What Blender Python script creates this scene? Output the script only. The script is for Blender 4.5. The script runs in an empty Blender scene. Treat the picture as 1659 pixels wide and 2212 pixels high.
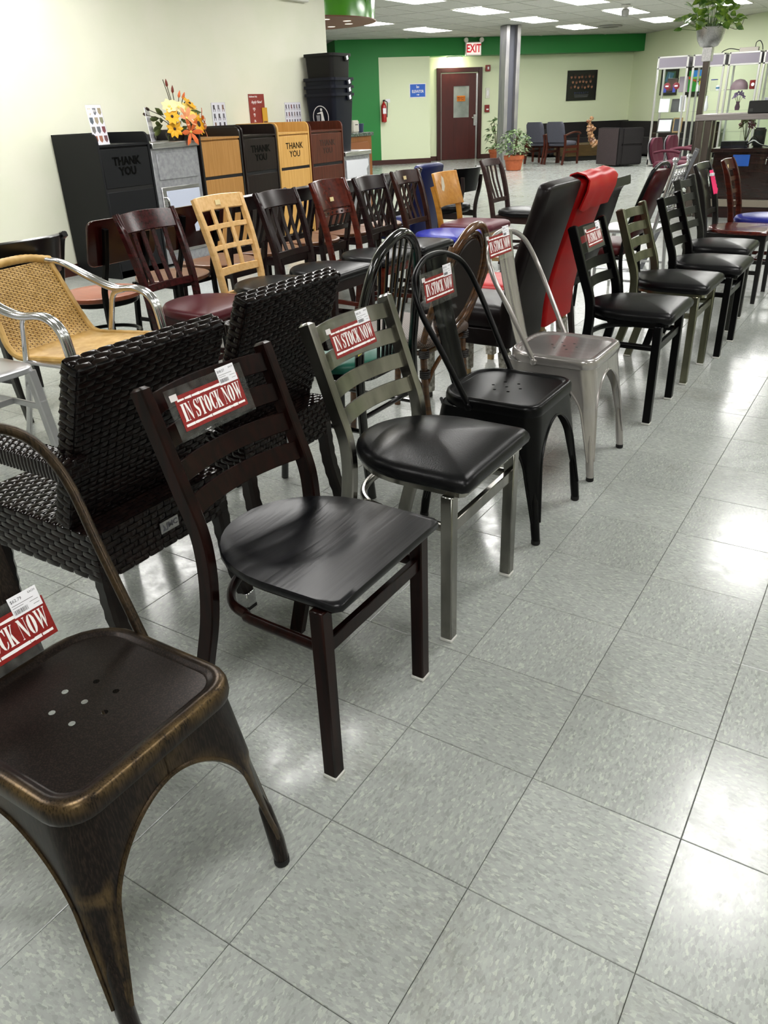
import bpy, bmesh, math, random
import numpy as np
from mathutils import Vector, Matrix, Euler
random.seed(7)
sc = bpy.context.scene
col = sc.collection
PI = math.pi

# ------------------------------------------------------------------ camera
CAM = (0.40572, -0.85315, 1.26701)
RIGHT = (0.84666298, 0.53104718, -0.03392185)
DOWN = (0.21969279, -0.40689968, -0.886661)
FWD = (-0.48466161, 0.74325066, -0.46117413)
FPX = 1674.22
cam_d = bpy.data.cameras.new('camera')
cam = bpy.data.objects.new('camera', cam_d)
col.objects.link(cam)
cam_d.sensor_fit = 'HORIZONTAL'
cam_d.sensor_width = 36.0
cam_d.lens = FPX / 1659.0 * 36.0
cam_d.clip_start = 0.02
cam_d.clip_end = 200
cam.matrix_world = Matrix((
    (RIGHT[0], -DOWN[0], -FWD[0], CAM[0]),
    (RIGHT[1], -DOWN[1], -FWD[1], CAM[1]),
    (RIGHT[2], -DOWN[2], -FWD[2], CAM[2]),
    (0, 0, 0, 1)))
sc.camera = cam

# ------------------------------------------------------------------ world and view
w = bpy.data.worlds.new('world')
sc.world = w
w.use_nodes = True
w.node_tree.nodes['Background'].inputs[0].default_value = (0.9, 0.95, 1.0, 1)
w.node_tree.nodes['Background'].inputs[1].default_value = 0.05
LIGHT = 17.0          # strength of the ceiling diffusers
vs = sc.view_settings
vs.view_transform = 'Standard'
vs.look = 'None'
vs.exposure = 0.48
vs.gamma = 1.0
vs.use_curve_mapping = False

# ------------------------------------------------------------------ materials
def lin(h):
    if not isinstance(h, str):
        return tuple(h)
    h = h.lstrip('#')
    out = []
    for i in (0, 2, 4):
        c = int(h[i:i+2], 16) / 255.0
        out.append(c / 12.92 if c <= 0.04045 else ((c + 0.055) / 1.055) ** 2.4)
    return tuple(out)

MATS = {}
def new_mat(name):
    m = bpy.data.materials.new(name)
    m.use_nodes = True
    return m, m.node_tree.nodes, m.node_tree.links, m.node_tree.nodes['Principled BSDF']

def mat(name, c, rough=0.5, metal=0.0, c2=None, nscale=(20, 20, 20), bump=0.0, bscale=None, coat=0.0,
        spec=0.5, ramp=(0.35, 0.65), detail=4, emit=0.0, trans=0.0, alpha=1.0, ior=1.45, rvar=0.0):
    """Principled material; c2 mixes in with a stretched noise (wood grain, cloth, brushed metal)."""
    if name in MATS:
        return MATS[name]
    m, N, L, b = new_mat(name)
    c = lin(c)
    b.inputs['Base Color'].default_value = (*c, 1)
    b.inputs['Roughness'].default_value = rough
    b.inputs['Metallic'].default_value = metal
    b.inputs['IOR'].default_value = ior
    b.inputs['Specular IOR Level'].default_value = spec
    b.inputs['Coat Weight'].default_value = coat
    b.inputs['Coat Roughness'].default_value = 0.12
    b.inputs['Transmission Weight'].default_value = trans
    b.inputs['Alpha'].default_value = alpha
    if emit:
        b.inputs['Emission Color'].default_value = (*c, 1)
        b.inputs['Emission Strength'].default_value = emit
    if c2 is not None or bump or rvar:
        tc = N.new('ShaderNodeTexCoord')
        mp = N.new('ShaderNodeMapping')
        mp.inputs['Scale'].default_value = nscale
        nz = N.new('ShaderNodeTexNoise')
        nz.inputs['Scale'].default_value = 1.0
        nz.inputs['Detail'].default_value = detail
        L.new(tc.outputs['Object'], mp.inputs['Vector'])
        L.new(mp.outputs[0], nz.inputs['Vector'])
        if c2 is not None:
            cr = N.new('ShaderNodeValToRGB')
            cr.color_ramp.elements[0].position = ramp[0]
            cr.color_ramp.elements[1].position = ramp[1]
            cr.color_ramp.elements[0].color = (*c, 1)
            cr.color_ramp.elements[1].color = (*lin(c2), 1)
            L.new(nz.outputs['Fac'], cr.inputs['Fac'])
            L.new(cr.outputs['Color'], b.inputs['Base Color'])
        if rvar:
            ma = N.new('ShaderNodeMath'); ma.operation = 'MULTIPLY_ADD'
            ma.inputs[1].default_value = rvar * 2
            ma.inputs[2].default_value = rough - rvar
            L.new(nz.outputs['Fac'], ma.inputs[0])
            L.new(ma.outputs[0], b.inputs['Roughness'])
        if bump:
            bp = N.new('ShaderNodeBump')
            bp.inputs['Strength'].default_value = bump
            bp.inputs['Distance'].default_value = 0.002
            if bscale is not None:
                nz2 = N.new('ShaderNodeTexNoise')
                nz2.inputs['Scale'].default_value = bscale
                nz2.inputs['Detail'].default_value = 3
                L.new(tc.outputs['Object'], nz2.inputs['Vector'])
                L.new(nz2.outputs['Fac'], bp.inputs['Height'])
            else:
                L.new(nz.outputs['Fac'], bp.inputs['Height'])
            L.new(bp.outputs[0], b.inputs['Normal'])
    MATS[name] = m
    return m

def vinyl(name, c, rough=0.36):
    return mat(name, c, rough, bump=0.16, bscale=260, spec=0.21, nscale=(9, 9, 9), rvar=0.05)
def wood(name, c, c2, rough=0.32, s=(3, 60, 60), coat=0.10):
    return mat(name, c, rough, c2=c2, nscale=s, detail=6, coat=coat * 0.5, bump=0.05, spec=0.3)

BLACKV = vinyl('black_vinyl', '#0b0b0d', 0.30)
BLACKMETAL = mat('black_powder_coat', '#040405', 0.28, bump=0.08, bscale=700, spec=0.17)
BLACKGLOSS = mat('black_gloss_enamel', '#070707', 0.12, coat=0.6)
WALNUTMETAL = mat('walnut_finish_metal', '#0d0504', 0.28, c2='#1e0c09', nscale=(70, 70, 5), spec=0.16)
CLEARCOAT = mat('clear_coat_steel', '#75746f', 0.20, metal=1.0, c2='#9c9993', nscale=(14, 14, 4), rvar=0.08)
BRUSHED = mat('brushed_steel', '#a7a6a6', 0.34, metal=1.0, c2='#c2c1c1', nscale=(90, 6, 90), rvar=0.06)
GUNMETAL = mat('gunmetal_sheet', '#9b9694', 0.22, metal=0.65, c2='#aca7a5', nscale=(6, 60, 6), coat=0.5)
ALU = mat('polished_aluminium', '#d6d6d8', 0.16, metal=1.0)
ALUSATIN = mat('satin_aluminium', '#bcbcbf', 0.38, metal=0.8)
SILVERP = mat('silver_paint', '#c9cacc', 0.25, metal=0.9)
GLIDE = mat('clear_glide', '#c9c9c4', 0.25)
RUBBER = mat('black_rubber', '#0b0b0b', 0.7)
BLACKWOOD = mat('black_stained_wood', '#08080a', 0.30, c2='#131316', nscale=(90, 5, 60), detail=6, bump=0.25, spec=0.27)
WHITEPAPER = mat('white_paper', '#ecebf0', 0.6)
REDCARD = mat('red_card', '#7a0f0d', 0.45, c2='#8c1512', nscale=(200, 200, 200))
WHITEPRINT = mat('white_print', '#f1efee', 0.5)
GREYPRINT = mat('grey_print', '#5a5a60', 0.6)
def clear_glass(name, tint=(0.97, 0.99, 0.98), rough=0.03, ior=1.45, haze=0.0):
    """thin clear sheet: transparent with Fresnel reflection, a little haze if scuffed"""
    m, N, L, b = new_mat(name)
    N.remove(b)
    out = N['Material Output']
    tr = N.new('ShaderNodeBsdfTransparent'); tr.inputs[0].default_value = (*tint, 1)
    gl = N.new('ShaderNodeBsdfGlossy'); gl.inputs['Roughness'].default_value = rough
    fr = N.new('ShaderNodeFresnel'); fr.inputs['IOR'].default_value = ior
    mx = N.new('ShaderNodeMixShader')
    ge = N.new('ShaderNodeNewGeometry'); sb = N.new('ShaderNodeMath'); sb.operation = 'SUBTRACT'; sb.inputs[0].default_value = 1.0
    L.new(ge.outputs['Backfacing'], sb.inputs[1])
    mu = N.new('ShaderNodeMath'); mu.operation = 'MULTIPLY'; L.new(fr.outputs[0], mu.inputs[0]); L.new(sb.outputs[0], mu.inputs[1])
    L.new(mu.outputs[0], mx.inputs[0]); L.new(tr.outputs[0], mx.inputs[1]); L.new(gl.outputs[0], mx.inputs[2])
    last = mx
    if haze:
        df = N.new('ShaderNodeBsdfDiffuse'); df.inputs[0].default_value = (0.8, 0.82, 0.8, 1)
        tc = N.new('ShaderNodeTexCoord'); nz = N.new('ShaderNodeTexNoise'); nz.inputs['Scale'].default_value = 45; nz.inputs['Detail'].default_value = 6
        L.new(tc.outputs['Object'], nz.inputs['Vector'])
        mr = N.new('ShaderNodeMapRange'); mr.inputs['From Min'].default_value = .4; mr.inputs['From Max'].default_value = .75
        mr.inputs['To Min'].default_value = haze * .35; mr.inputs['To Max'].default_value = haze * 1.6
        L.new(nz.outputs['Fac'], mr.inputs['Value'])
        m2 = N.new('ShaderNodeMixShader'); L.new(mr.outputs[0], m2.inputs[0]); L.new(mx.outputs[0], m2.inputs[1]); L.new(df.outputs[0], m2.inputs[2])
        last = m2
    L.new(last.outputs[0], out.inputs['Surface'])
    MATS[name] = m
    return m
SLEEVE = clear_glass('clear_sleeve', (.985, .99, .985), .08, 1.4, .03)
GLASS = clear_glass('showcase_glass', (.97, .99, .98))
ACRYLIC = clear_glass('clear_acrylic', (.97, .97, .98), .04)

def bronze_mat():
    """dark bronze sheet; the vertex attribute 'wear' marks rubbed edges showing brass"""
    m, N, L, b = new_mat('distressed_bronze')
    at = N.new('ShaderNodeAttribute'); at.attribute_name = 'wear'
    tc = N.new('ShaderNodeTexCoord')
    mp = N.new('ShaderNodeMapping'); mp.inputs['Scale'].default_value = (430, 430, 30)
    n1 = N.new('ShaderNodeTexNoise'); n1.inputs['Scale'].default_value = 1; n1.inputs['Detail'].default_value = 5
    n2 = N.new('ShaderNodeTexNoise'); n2.inputs['Scale'].default_value = 26; n2.inputs['Detail'].default_value = 4
    L.new(tc.outputs['Object'], mp.inputs[0]); L.new(mp.outputs[0], n1.inputs['Vector']); L.new(tc.outputs['Object'], n2.inputs['Vector'])
    a = N.new('ShaderNodeMath'); a.operation = 'MULTIPLY'
    L.new(n1.outputs['Fac'], a.inputs[0]); L.new(n2.outputs['Fac'], a.inputs[1])
    k = N.new('ShaderNodeMapRange')
    k.inputs['From Min'].default_value = 0.13; k.inputs['From Max'].default_value = 0.46
    L.new(a.outputs[0], k.inputs['Value'])
    mu = N.new('ShaderNodeMath'); mu.operation = 'MULTIPLY'
    L.new(k.outputs[0], mu.inputs[0]); L.new(at.outputs['Fac'], mu.inputs[1])
    mx = N.new('ShaderNodeMix'); mx.data_type = 'RGBA'
    mx.inputs['A'].default_value = (*lin('#1b1614'), 1)
    mx.inputs['B'].default_value = (*lin('#a08352'), 1)
    L.new(mu.outputs[0], mx.inputs['Factor'])
    gr = N.new('ShaderNodeMix'); gr.data_type = 'RGBA'
    gr.inputs['B'].default_value = (*lin('#3a2f29'), 1)
    k2 = N.new('ShaderNodeMapRange'); k2.inputs['From Min'].default_value = 0.45; k2.inputs['From Max'].default_value = 0.75
    k2.inputs['To Max'].default_value = 0.8
    L.new(n1.outputs['Fac'], k2.inputs['Value']); L.new(k2.outputs[0], gr.inputs['Factor'])
    L.new(mx.outputs['Result'], gr.inputs['A'])
    L.new(gr.outputs['Result'], b.inputs['Base Color'])
    b.inputs['Metallic'].default_value = 0.6
    b.inputs['Roughness'].default_value = 0.31
    b.inputs['Specular IOR Level'].default_value = 0.3
    MATS['distressed_bronze'] = m
    return m
BRONZE = bronze_mat()

def floor_mat():
    m, N, L, b = new_mat('vinyl_composition_tile')
    def math_(op, a=None, b_=None, v1=None, v2=None):
        n = N.new('ShaderNodeMath'); n.operation = op
        if a is not None: L.new(a, n.inputs[0])
        elif v1 is not None: n.inputs[0].default_value = v1
        if b_ is not None: L.new(b_, n.inputs[1])
        elif v2 is not None: n.inputs[1].default_value = v2
        return n.outputs[0]
    geo = N.new('ShaderNodeNewGeometry')
    sp = N.new('ShaderNodeSeparateXYZ'); L.new(geo.outputs['Position'], sp.inputs[0])
    ix = math_('FLOOR', math_('MULTIPLY', sp.outputs[0], v2=1 / 0.3048))
    iy = math_('FLOOR', math_('MULTIPLY', sp.outputs[1], v2=1 / 0.3048))
    par = math_('FLOORED_MODULO', math_('ADD', ix, iy), v2=2.0)
    # grain direction turns a quarter on every second tile
    swx = N.new('ShaderNodeMix'); L.new(par, swx.inputs['Factor']); L.new(sp.outputs[0], swx.inputs['A']); L.new(sp.outputs[1], swx.inputs['B'])
    swy = N.new('ShaderNodeMix'); L.new(par, swy.inputs['Factor']); L.new(sp.outputs[1], swy.inputs['A']); L.new(sp.outputs[0], swy.inputs['B'])
    cb = N.new('ShaderNodeCombineXYZ')
    L.new(math_('MULTIPLY', swx.outputs[0], v2=112.0), cb.inputs[0])
    L.new(math_('MULTIPLY', swy.outputs[0], v2=235.0), cb.inputs[1])
    idn = N.new('ShaderNodeCombineXYZ'); L.new(ix, idn.inputs[0]); L.new(iy, idn.inputs[1])
    wn = N.new('ShaderNodeTexWhiteNoise'); wn.noise_dimensions = '2D'; L.new(idn.outputs[0], wn.inputs['Vector'])
    nz0 = N.new('ShaderNodeTexNoise'); nz0.inputs['Scale'].default_value = 1.1; nz0.inputs['Detail'].default_value = 2
    L.new(cb.outputs[0], nz0.inputs['Vector'])
    vm = N.new('ShaderNodeVectorMath'); vm.operation = 'MULTIPLY_ADD'
    vm.inputs[1].default_value = (1.7, 1.7, 0)
    L.new(nz0.outputs['Color'], vm.inputs[0]); L.new(cb.outputs[0], vm.inputs[2])
    vo = N.new('ShaderNodeTexVoronoi'); vo.feature = 'F1'; vo.inputs['Scale'].default_value = 1.0
    L.new(vm.outputs[0], vo.inputs['Vector'])
    spc = N.new('ShaderNodeSeparateColor'); L.new(vo.outputs['Color'], spc.inputs[0])
    cr = N.new('ShaderNodeValToRGB')
    e = cr.color_ramp.elements
    e[0].position = 0.0; e[0].color = (*lin('#8b8f8b'), 1)
    e[1].position = 1.0; e[1].color = (*lin('#aeb2a9'), 1)
    for p, c in ((0.25, '#979a97'), (0.6, '#9b9f9b'), (0.84, '#a0a49f'), (0.93, '#a7aba4')):
        x = e.new(p); x.color = (*lin(c), 1)
    L.new(spc.outputs[0], cr.inputs['Fac'])
    # tile-to-tile tint and worn dirt
    hs = N.new('ShaderNodeHueSaturation')
    L.new(cr.outputs['Color'], hs.inputs['Color'])
    L.new(math_('MULTIPLY_ADD', wn.outputs['Value'], v2=0.09), hs.inputs['Value'])
    hs.inputs['Value'].links[0].from_node.inputs[2].default_value = 0.95
    nd = N.new('ShaderNodeTexNoise'); nd.inputs['Scale'].default_value = 2.3; nd.inputs['Detail'].default_value = 7; nd.inputs['Roughness'].default_value = 0.65
    L.new(geo.outputs['Position'], nd.inputs['Vector'])
    kd = N.new('ShaderNodeMapRange'); kd.inputs['From Min'].default_value = 0.56; kd.inputs['From Max'].default_value = 0.78
    kd.inputs['To Max'].default_value = 0.50
    nf = N.new('ShaderNodeTexNoise'); nf.inputs['Scale'].default_value = 85; nf.inputs['Detail'].default_value = 5; nf.inputs['Roughness'].default_value = 0.7
    L.new(geo.outputs['Position'], nf.inputs['Vector'])
    L.new(math_('ADD', nd.outputs['Fac'], math_('MULTIPLY_ADD', nf.outputs['Fac'], v2=0.34)), kd.inputs['Value'])
    kd.inputs['Value'].links[0].from_node.inputs[1].links[0].from_node.inputs[2].default_value = -0.17
    mx = N.new('ShaderNodeMix'); mx.data_type = 'RGBA'
    L.new(kd.outputs[0], mx.inputs['Factor']); L.new(hs.outputs['Color'], mx.inputs['A'])
    mx.inputs['B'].default_value = (*lin('#6c675d'), 1)
    L.new(mx.outputs['Result'], b.inputs['Base Color'])
    # wax gloss broken by scuffs
    ns = N.new('ShaderNodeTexNoise'); ns.inputs['Scale'].default_value = 15; ns.inputs['Detail'].default_value = 8; ns.inputs['Roughness'].default_value = 0.7
    L.new(geo.outputs['Position'], ns.inputs['Vector'])
    kr = N.new('ShaderNodeMapRange'); kr.inputs['From Min'].default_value = 0.35; kr.inputs['From Max'].default_value = 0.7
    kr.inputs['To Min'].default_value = 0.13; kr.inputs['To Max'].default_value = 0.27
    L.new(ns.outputs['Fac'], kr.inputs['Value'])
    L.new(kr.outputs[0], b.inputs['Roughness'])
    nb = N.new('ShaderNodeTexNoise'); nb.inputs['Scale'].default_value = 7; nb.inputs['Detail'].default_value = 6
    L.new(geo.outputs['Position'], nb.inputs['Vector'])
    bp = N.new('ShaderNodeBump'); bp.inputs['Strength'].default_value = 0.06; bp.inputs['Distance'].default_value = 0.002
    L.new(nb.outputs['Fac'], bp.inputs['Height'])
    bp2 = N.new('ShaderNodeBump'); bp2.inputs['Strength'].default_value = 0.06; bp2.inputs['Distance'].default_value = 0.0004
    L.new(ns.outputs['Fac'], bp2.inputs['Height']); L.new(bp.outputs[0], bp2.inputs['Normal'])
    L.new(bp2.outputs[0], b.inputs['Normal'])
    # scuffed patches have lost their wax: duller and grimy
    n8 = N.new('ShaderNodeTexNoise'); n8.inputs['Scale'].default_value = 1.35; n8.inputs['Detail'].default_value = 3
    L.new(geo.outputs['Position'], n8.inputs['Vector'])
    sm = N.new('ShaderNodeMapRange'); sm.inputs['From Min'].default_value = 0.60; sm.inputs['From Max'].default_value = 0.86
    L.new(math_('ADD', n8.outputs['Fac'], math_('MULTIPLY_ADD', nf.outputs['Fac'], v2=0.5)), sm.inputs['Value'])
    sm.inputs['Value'].links[0].from_node.inputs[1].links[0].from_node.inputs[2].default_value = -0.12
    sm.inputs['To Min'].default_value = 0.42; sm.inputs['To Max'].default_value = 0.10
    L.new(sm.outputs[0], b.inputs['Specular IOR Level'])
    return m
FLOORMAT = floor_mat()
JOINT = mat('tile_joint', '#23231f', 0.8)
WALLMAT = mat('pale_wall_paint', '#dcdccb', 0.55, c2='#d8dac6', nscale=(3, 3, 3), bump=0.12, bscale=160)
WALLGREEN = mat('pale_lime_wall_paint', '#dbe3c2', 0.55, bump=0.12, bscale=160)
GREENPAINT = mat('green_wall_paint', '#1f7d36', 0.5, bump=0.1, bscale=160)
BASEB = mat('brown_vinyl_baseboard', '#3d1d16', 0.4)
CEILMAT = mat('ceiling_tile', '#c9c9c2', 0.9, c2='#bdbdb6', nscale=(40, 40, 40), bump=0.2, bscale=120)
CEILBAR = mat('ceiling_grid', '#c4c4be', 0.6)

# ------------------------------------------------------------------ mesh builder
def vec(p): return Vector(p)
class MB:
    def __init__(self):
        self.v = []; self.f = []; self.wear = {}
    def add(self, vs, fs):
        o = len(self.v)
        self.v.extend([tuple(p) for p in vs])
        self.f.extend([tuple(i + o for i in f) for f in fs])
        return o
    def box(self, c, s, rot=None):
        x, y, z = s[0] / 2, s[1] / 2, s[2] / 2
        vs = [Vector((sx * x, sy * y, sz * z)) for sx in (-1, 1) for sy in (-1, 1) for sz in (-1, 1)]
        if rot is not None:
            e = rot if isinstance(rot, Matrix) else Euler(rot).to_matrix()
            vs = [e @ p for p in vs]
        vs = [p + Vector(c) for p in vs]
        self.add(vs, [(0, 1, 3, 2), (4, 6, 7, 5), (0, 4, 5, 1), (2, 3, 7, 6), (0, 2, 6, 4), (1, 5, 7, 3)])
        return self
    def bb(self, a, b):
        return self.box([(a[i] + b[i]) / 2 for i in range(3)], [abs(b[i] - a[i]) for i in range(3)])
    def bar(self, a, b, w, t, up=(0, 0, 1)):
        """oriented box from a to b; w across, t along 'up'"""
        return self.sweep([a, b], [(-w/2, -t/2), (w/2, -t/2), (w/2, t/2), (-w/2, t/2)], up)
    def sweep(self, path, sec, up=(0, 0, 1), scales=None, caps=True, closed=False):
        P = [Vector(p) for p in path]
        n = len(P); rings = []
        for i in range(n):
            if closed: d = P[(i+1) % n] - P[i-1]
            else: d = P[min(i+1, n-1)] - P[max(i-1, 0)]
            d.normalize()
            u = Vector(up[i]) if isinstance(up, list) else Vector(up)
            s = d.cross(u)
            if s.length < 1e-6: s = d.cross(Vector((1, 0, 0)))
            s.normalize(); u2 = s.cross(d)
            k = scales[i] if scales else 1.0
            if not isinstance(k, tuple): k = (k, k)
            rings.append([P[i] + s * q[0] * k[0] + u2 * q[1] * k[1] for q in sec])
        self.loft(rings, caps, closed)
        return self
    def loft(self, rings, caps=True, closed=False, ringclosed=True):
        m = len(rings[0]); vs = [p for r in rings for p in r]; fs = []
        n = len(rings)
        for i in range(n if closed else n - 1):
            a = i * m; b = ((i + 1) % n) * m
            for j in range(m if ringclosed else m - 1):
                k = (j + 1) % m
                fs.append((a + j, a + k, b + k, b + j))
        if caps and not closed:
            fs.append(tuple(range(m))[::-1]); fs.append(tuple(range((n-1)*m, n*m)))
        self.base = self.add(vs, fs)
        return self
    def tube(self, path, r, seg=10, closed=False, caps=True):
        P = [Vector(p) for p in path]; n = len(P)
        T = []
        for i in range(n):
            d = (P[(i+1) % n] - P[i-1]) if closed else (P[min(i+1, n-1)] - P[max(i-1, 0)])
            T.append(d.normalized())
        u = T[0].orthogonal().normalized(); rings = []
        for i in range(n):
            u = (u - T[i] * u.dot(T[i]))
            if u.length < 1e-6: u = T[i].orthogonal()
            u.normalize(); s = T[i].cross(u)
            rr = r[i] if isinstance(r, (list, tuple)) else r
            rings.append([P[i] + (u * math.cos(2*PI*j/seg) + s * math.sin(2*PI*j/seg)) * rr for j in range(seg)])
        self.loft(rings, caps, closed)
        return self
    def lathe(self, prof, seg=20, c=(0, 0, 0), caps=True):
        rings = [[(c[0] + r * math.cos(2*PI*j/seg), c[1] + r * math.sin(2*PI*j/seg), c[2] + z) for j in range(seg)] for r, z in prof]
        self.loft(rings, caps)
        return self
    def prism(self, poly, h0, h1, fn=None):
        """polygon (2D) pulled from h0 to h1; fn maps (u,v,h) to 3D"""
        fn = fn or (lambda u, v, h: (u, v, h))
        n = len(poly)
        vs = [fn(u, v, h0) for u, v in poly] + [fn(u, v, h1) for u, v in poly]
        fs = [tuple(range(n))[::-1], tuple(range(n, 2*n))] + [(i, (i+1) % n, (i+1) % n + n, i + n) for i in range(n)]
        self.add(vs, fs)
        return self
    def pad(self, outline, z0, z1, crown=0.02, inset=0.92, prof=None):
        """upholstered pad from an outline in xy"""
        cx = sum(p[0] for p in outline) / len(outline); cy = sum(p[1] for p in outline) / len(outline)
        h = z1 - z0
        prof = prof or [(inset, 0), (0.985, 0.16), (1.0, 0.42), (0.985, 0.7), (0.945, 0.92), (0.87, 1.04)]
        rings = []
        for k, t in prof:
            rings.append([(cx + (x-cx)*k, cy + (y-cy)*k, z0 + h*t) for x, y in outline])
        top = prof[-1]
        for q in (0.75, 0.5, 0.25, 0.06):
            k = top[0] * q
            rings.append([(cx + (x-cx)*k, cy + (y-cy)*k, z0 + h*top[1] + crown * (1 - q*q)) for x, y in outline])
        self.loft(rings, True)
        return self
    def xf(self, M):
        self.v = [tuple(M @ Vector(p)) for p in self.v]
        return self
    def build(self, name, m, parent=None, bev=0.0, seg=1, smooth=True, ang=38, recalc=True, kind=None):
        me = bpy.data.meshes.new(name)
        me.from_pydata(self.v, [], self.f)
        if bev or recalc:
            bm = bmesh.new(); bm.from_mesh(me)
            bmesh.ops.recalc_face_normals(bm, faces=bm.faces)
            if bev:
                es = [e for e in bm.edges if len(e.link_faces) == 2 and e.calc_face_angle(0) > 0.6]
                bmesh.ops.bevel(bm, geom=es, offset=bev, segments=seg, affect='EDGES', clamp_overlap=True)
            bm.to_mesh(me); bm.free()
        if self.wear:
            at = me.attributes.new('wear', 'FLOAT', 'POINT')
            at.data.foreach_set('value', [self.wear.get(i, 0.0) for i in range(len(me.vertices))])
        if smooth:
            me.shade_smooth(); me.set_sharp_from_angle(angle=math.radians(ang))
        me.materials.append(m)
        return link(name, me, parent, kind)

def link(name, me, parent=None, kind=None):
    o = bpy.data.objects.new(name, me)
    col.objects.link(o)
    if parent is not None: o.parent = parent
    if kind: o['kind'] = kind
    return o
def tag(o, label, cat, group=None):
    o['label'] = label; o['category'] = cat
    if group: o['group'] = group
    return o
def thing(name, label, cat, loc, rz=0.0, group=None):
    o = bpy.data.objects.new(name, None)
    o.empty_display_size = 0.1
    col.objects.link(o)
    o.location = loc; o.rotation_euler = (0, 0, rz)
    return tag(o, label, cat, group)
def struct(o): o['kind'] = 'structure'; return o
def copy_tree(o, parent=None):
    c = o.copy(); col.objects.link(c); c.parent = parent
    for ch in list(o.children): copy_tree(ch, c)
    return c

def rrect(w, d, r, n=4, cx=0, cy=0):
    """rounded rectangle outline, counter-clockwise"""
    pts = []
    for sx, sy, a0 in ((1, 1, 0), (-1, 1, 90), (-1, -1, 180), (1, -1, 270)):
        for i in range(n + 1):
            a = math.radians(a0 + 90 * i / n)
            pts.append((cx + sx * (w/2 - r) + r * math.cos(a), cy + sy * (d/2 - r) + r * math.sin(a)))
    return pts
def smoothpath(pts, n=6, closed=False):
    """Catmull-Rom through pts"""
    P = [Vector(p) for p in pts]; out = []; m = len(P)
    rng = range(m if closed else m - 1)
    for i in rng:
        p0 = P[i-1] if (closed or i > 0) else P[0] * 2 - P[1]
        p1 = P[i]; p2 = P[(i+1) % m]
        p3 = P[(i+2) % m] if (closed or i + 2 < m) else P[-1] * 2 - P[-2]
        for k in range(n):
            t = k / n
            out.append(0.5 * ((2*p1) + (p2-p0)*t + (2*p0-5*p1+4*p2-p3)*t*t + (3*p1-p0-3*p2+p3)*t*t*t))
    if not closed: out.append(P[-1])
    return out
RECT = lambda w, t: [(-w/2, -t/2), (w/2, -t/2), (w/2, t/2), (-w/2, t/2)]
def CH(w, t, c=0.004):
    """chamfered rectangle section"""
    a, b = w/2, t/2
    return [(-a+c, -b), (a-c, -b), (a, -b+c), (a, b-c), (a-c, b), (-a+c, b), (-a, b-c), (-a, -b+c)]

_tc = {}
def text_mb(s, size, font_w=1.0, bold=0.0, depth=0.0006, align='CENTER', spacing=1.0):
    """lettering as thin solid geometry in the xy plane, centred"""
    cu = bpy.data.curves.new('lettering', 'FONT')
    cu.body = s; cu.size = size; cu.align_x = align; cu.align_y = 'CENTER'
    cu.offset = bold; cu.extrude = depth; cu.space_character = spacing; cu.resolution_u = 2
    o = bpy.data.objects.new('lettering', cu); col.objects.link(o)
    dg = bpy.context.evaluated_depsgraph_get()
    me = bpy.data.meshes.new_from_object(o.evaluated_get(dg))
    mb = MB()
    mb.v = [(v.co.x * font_w, v.co.y, v.co.z) for v in me.vertices]
    mb.f = [tuple(p.vertices) for p in me.polygons]
    bpy.data.objects.remove(o); bpy.data.curves.remove(cu); bpy.data.meshes.remove(me)
    return mb
def frame_mat(origin, xdir, ydir):
    """matrix whose local x,y lie along the given directions at origin"""
    x = Vector(xdir).normalized(); y = Vector(ydir); y = (y - x * y.dot(x)).normalized(); z = x.cross(y)
    return Matrix(((x.x, y.x, z.x, origin[0]), (x.y, y.y, z.y, origin[1]), (x.z, y.z, z.z, origin[2]), (0, 0, 0, 1)))
# ================================================================== the room
CEIL = 2.75
TILE = 0.3048
M45 = Matrix.Rotation(PI / 4, 4, 'Z')       # far room stands at 45 degrees to the tile grid
def TN(t, n, z=0.0): return tuple(M45 @ Vector((t, n, z)))
def to_px(p):
    d = Vector(p) - Vector(CAM); z = d.dot(Vector(FWD))
    if z < 0.05: return None
    return (829.5 + FPX * d.dot(Vector(RIGHT)) / z, 1106 + FPX * d.dot(Vector(DOWN)) / z)
def wbox(name, a, b, m, tn=False):
    mb = MB().bb(a, b)
    if tn: mb.xf(M45)
    return struct(mb.build(name, m, smooth=False))

floor = struct(MB().bb((-17, -6, -0.12), (16, 28, -0.004)).build('floor', JOINT, smooth=False))
# floor tiles: those that show largest are parts of their own, the rest one joined part
tile_mb = MB()
h = TILE / 2 - 0.0006; c = 0.0011
tile_mb.loft([[(-h, -h, -0.004), (h, -h, -0.004), (h, h, -0.004), (-h, h, -0.004)],
              [(-h, -h, -c), (h, -h, -c), (h, h, -c), (-h, h, -c)],
              [(-h+c, -h+c, 0), (h-c, -h+c, 0), (h-c, h-c, 0), (-h+c, h-c, 0)]])
cells = []
for i in range(-56, 50):
    for j in range(-20, 92):
        x, y = (i + 0.5) * TILE, (j + 0.5) * TILE
        n_, t_ = (y - x) / 2**0.5, (x + y) / 2**0.5
        if n_ > 20.8 or t_ > 11.5 or (x < -6.0 and y < 8.0) or x < -16.5 or y < -5.0 or x > 5.3: continue
        p = to_px((x, y, 0))
        vis = p is not None and -140 < p[0] < 1800 and 0 < p[1] < 2420
        d = (Vector((x, y, 0)) - Vector(CAM)).length
        cells.append((not vis, d, x, y))
cells.sort()
first = None
for k, (_, d, x, y) in enumerate(cells[:300]):
    if first is None:
        first = tile_mb.build('floor_tile', FLOORMAT, floor, smooth=False); o = first
    else:
        o = link('floor_tile', first.data, floor)
    o.location = (x, y, 0)
rest = MB(); tv, tf = tile_mb.v, tile_mb.f
for _, d, x, y in cells[300:]:
    rest.add([(a + x, b + y, c_) for a, b, c_ in tv], tf)
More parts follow.
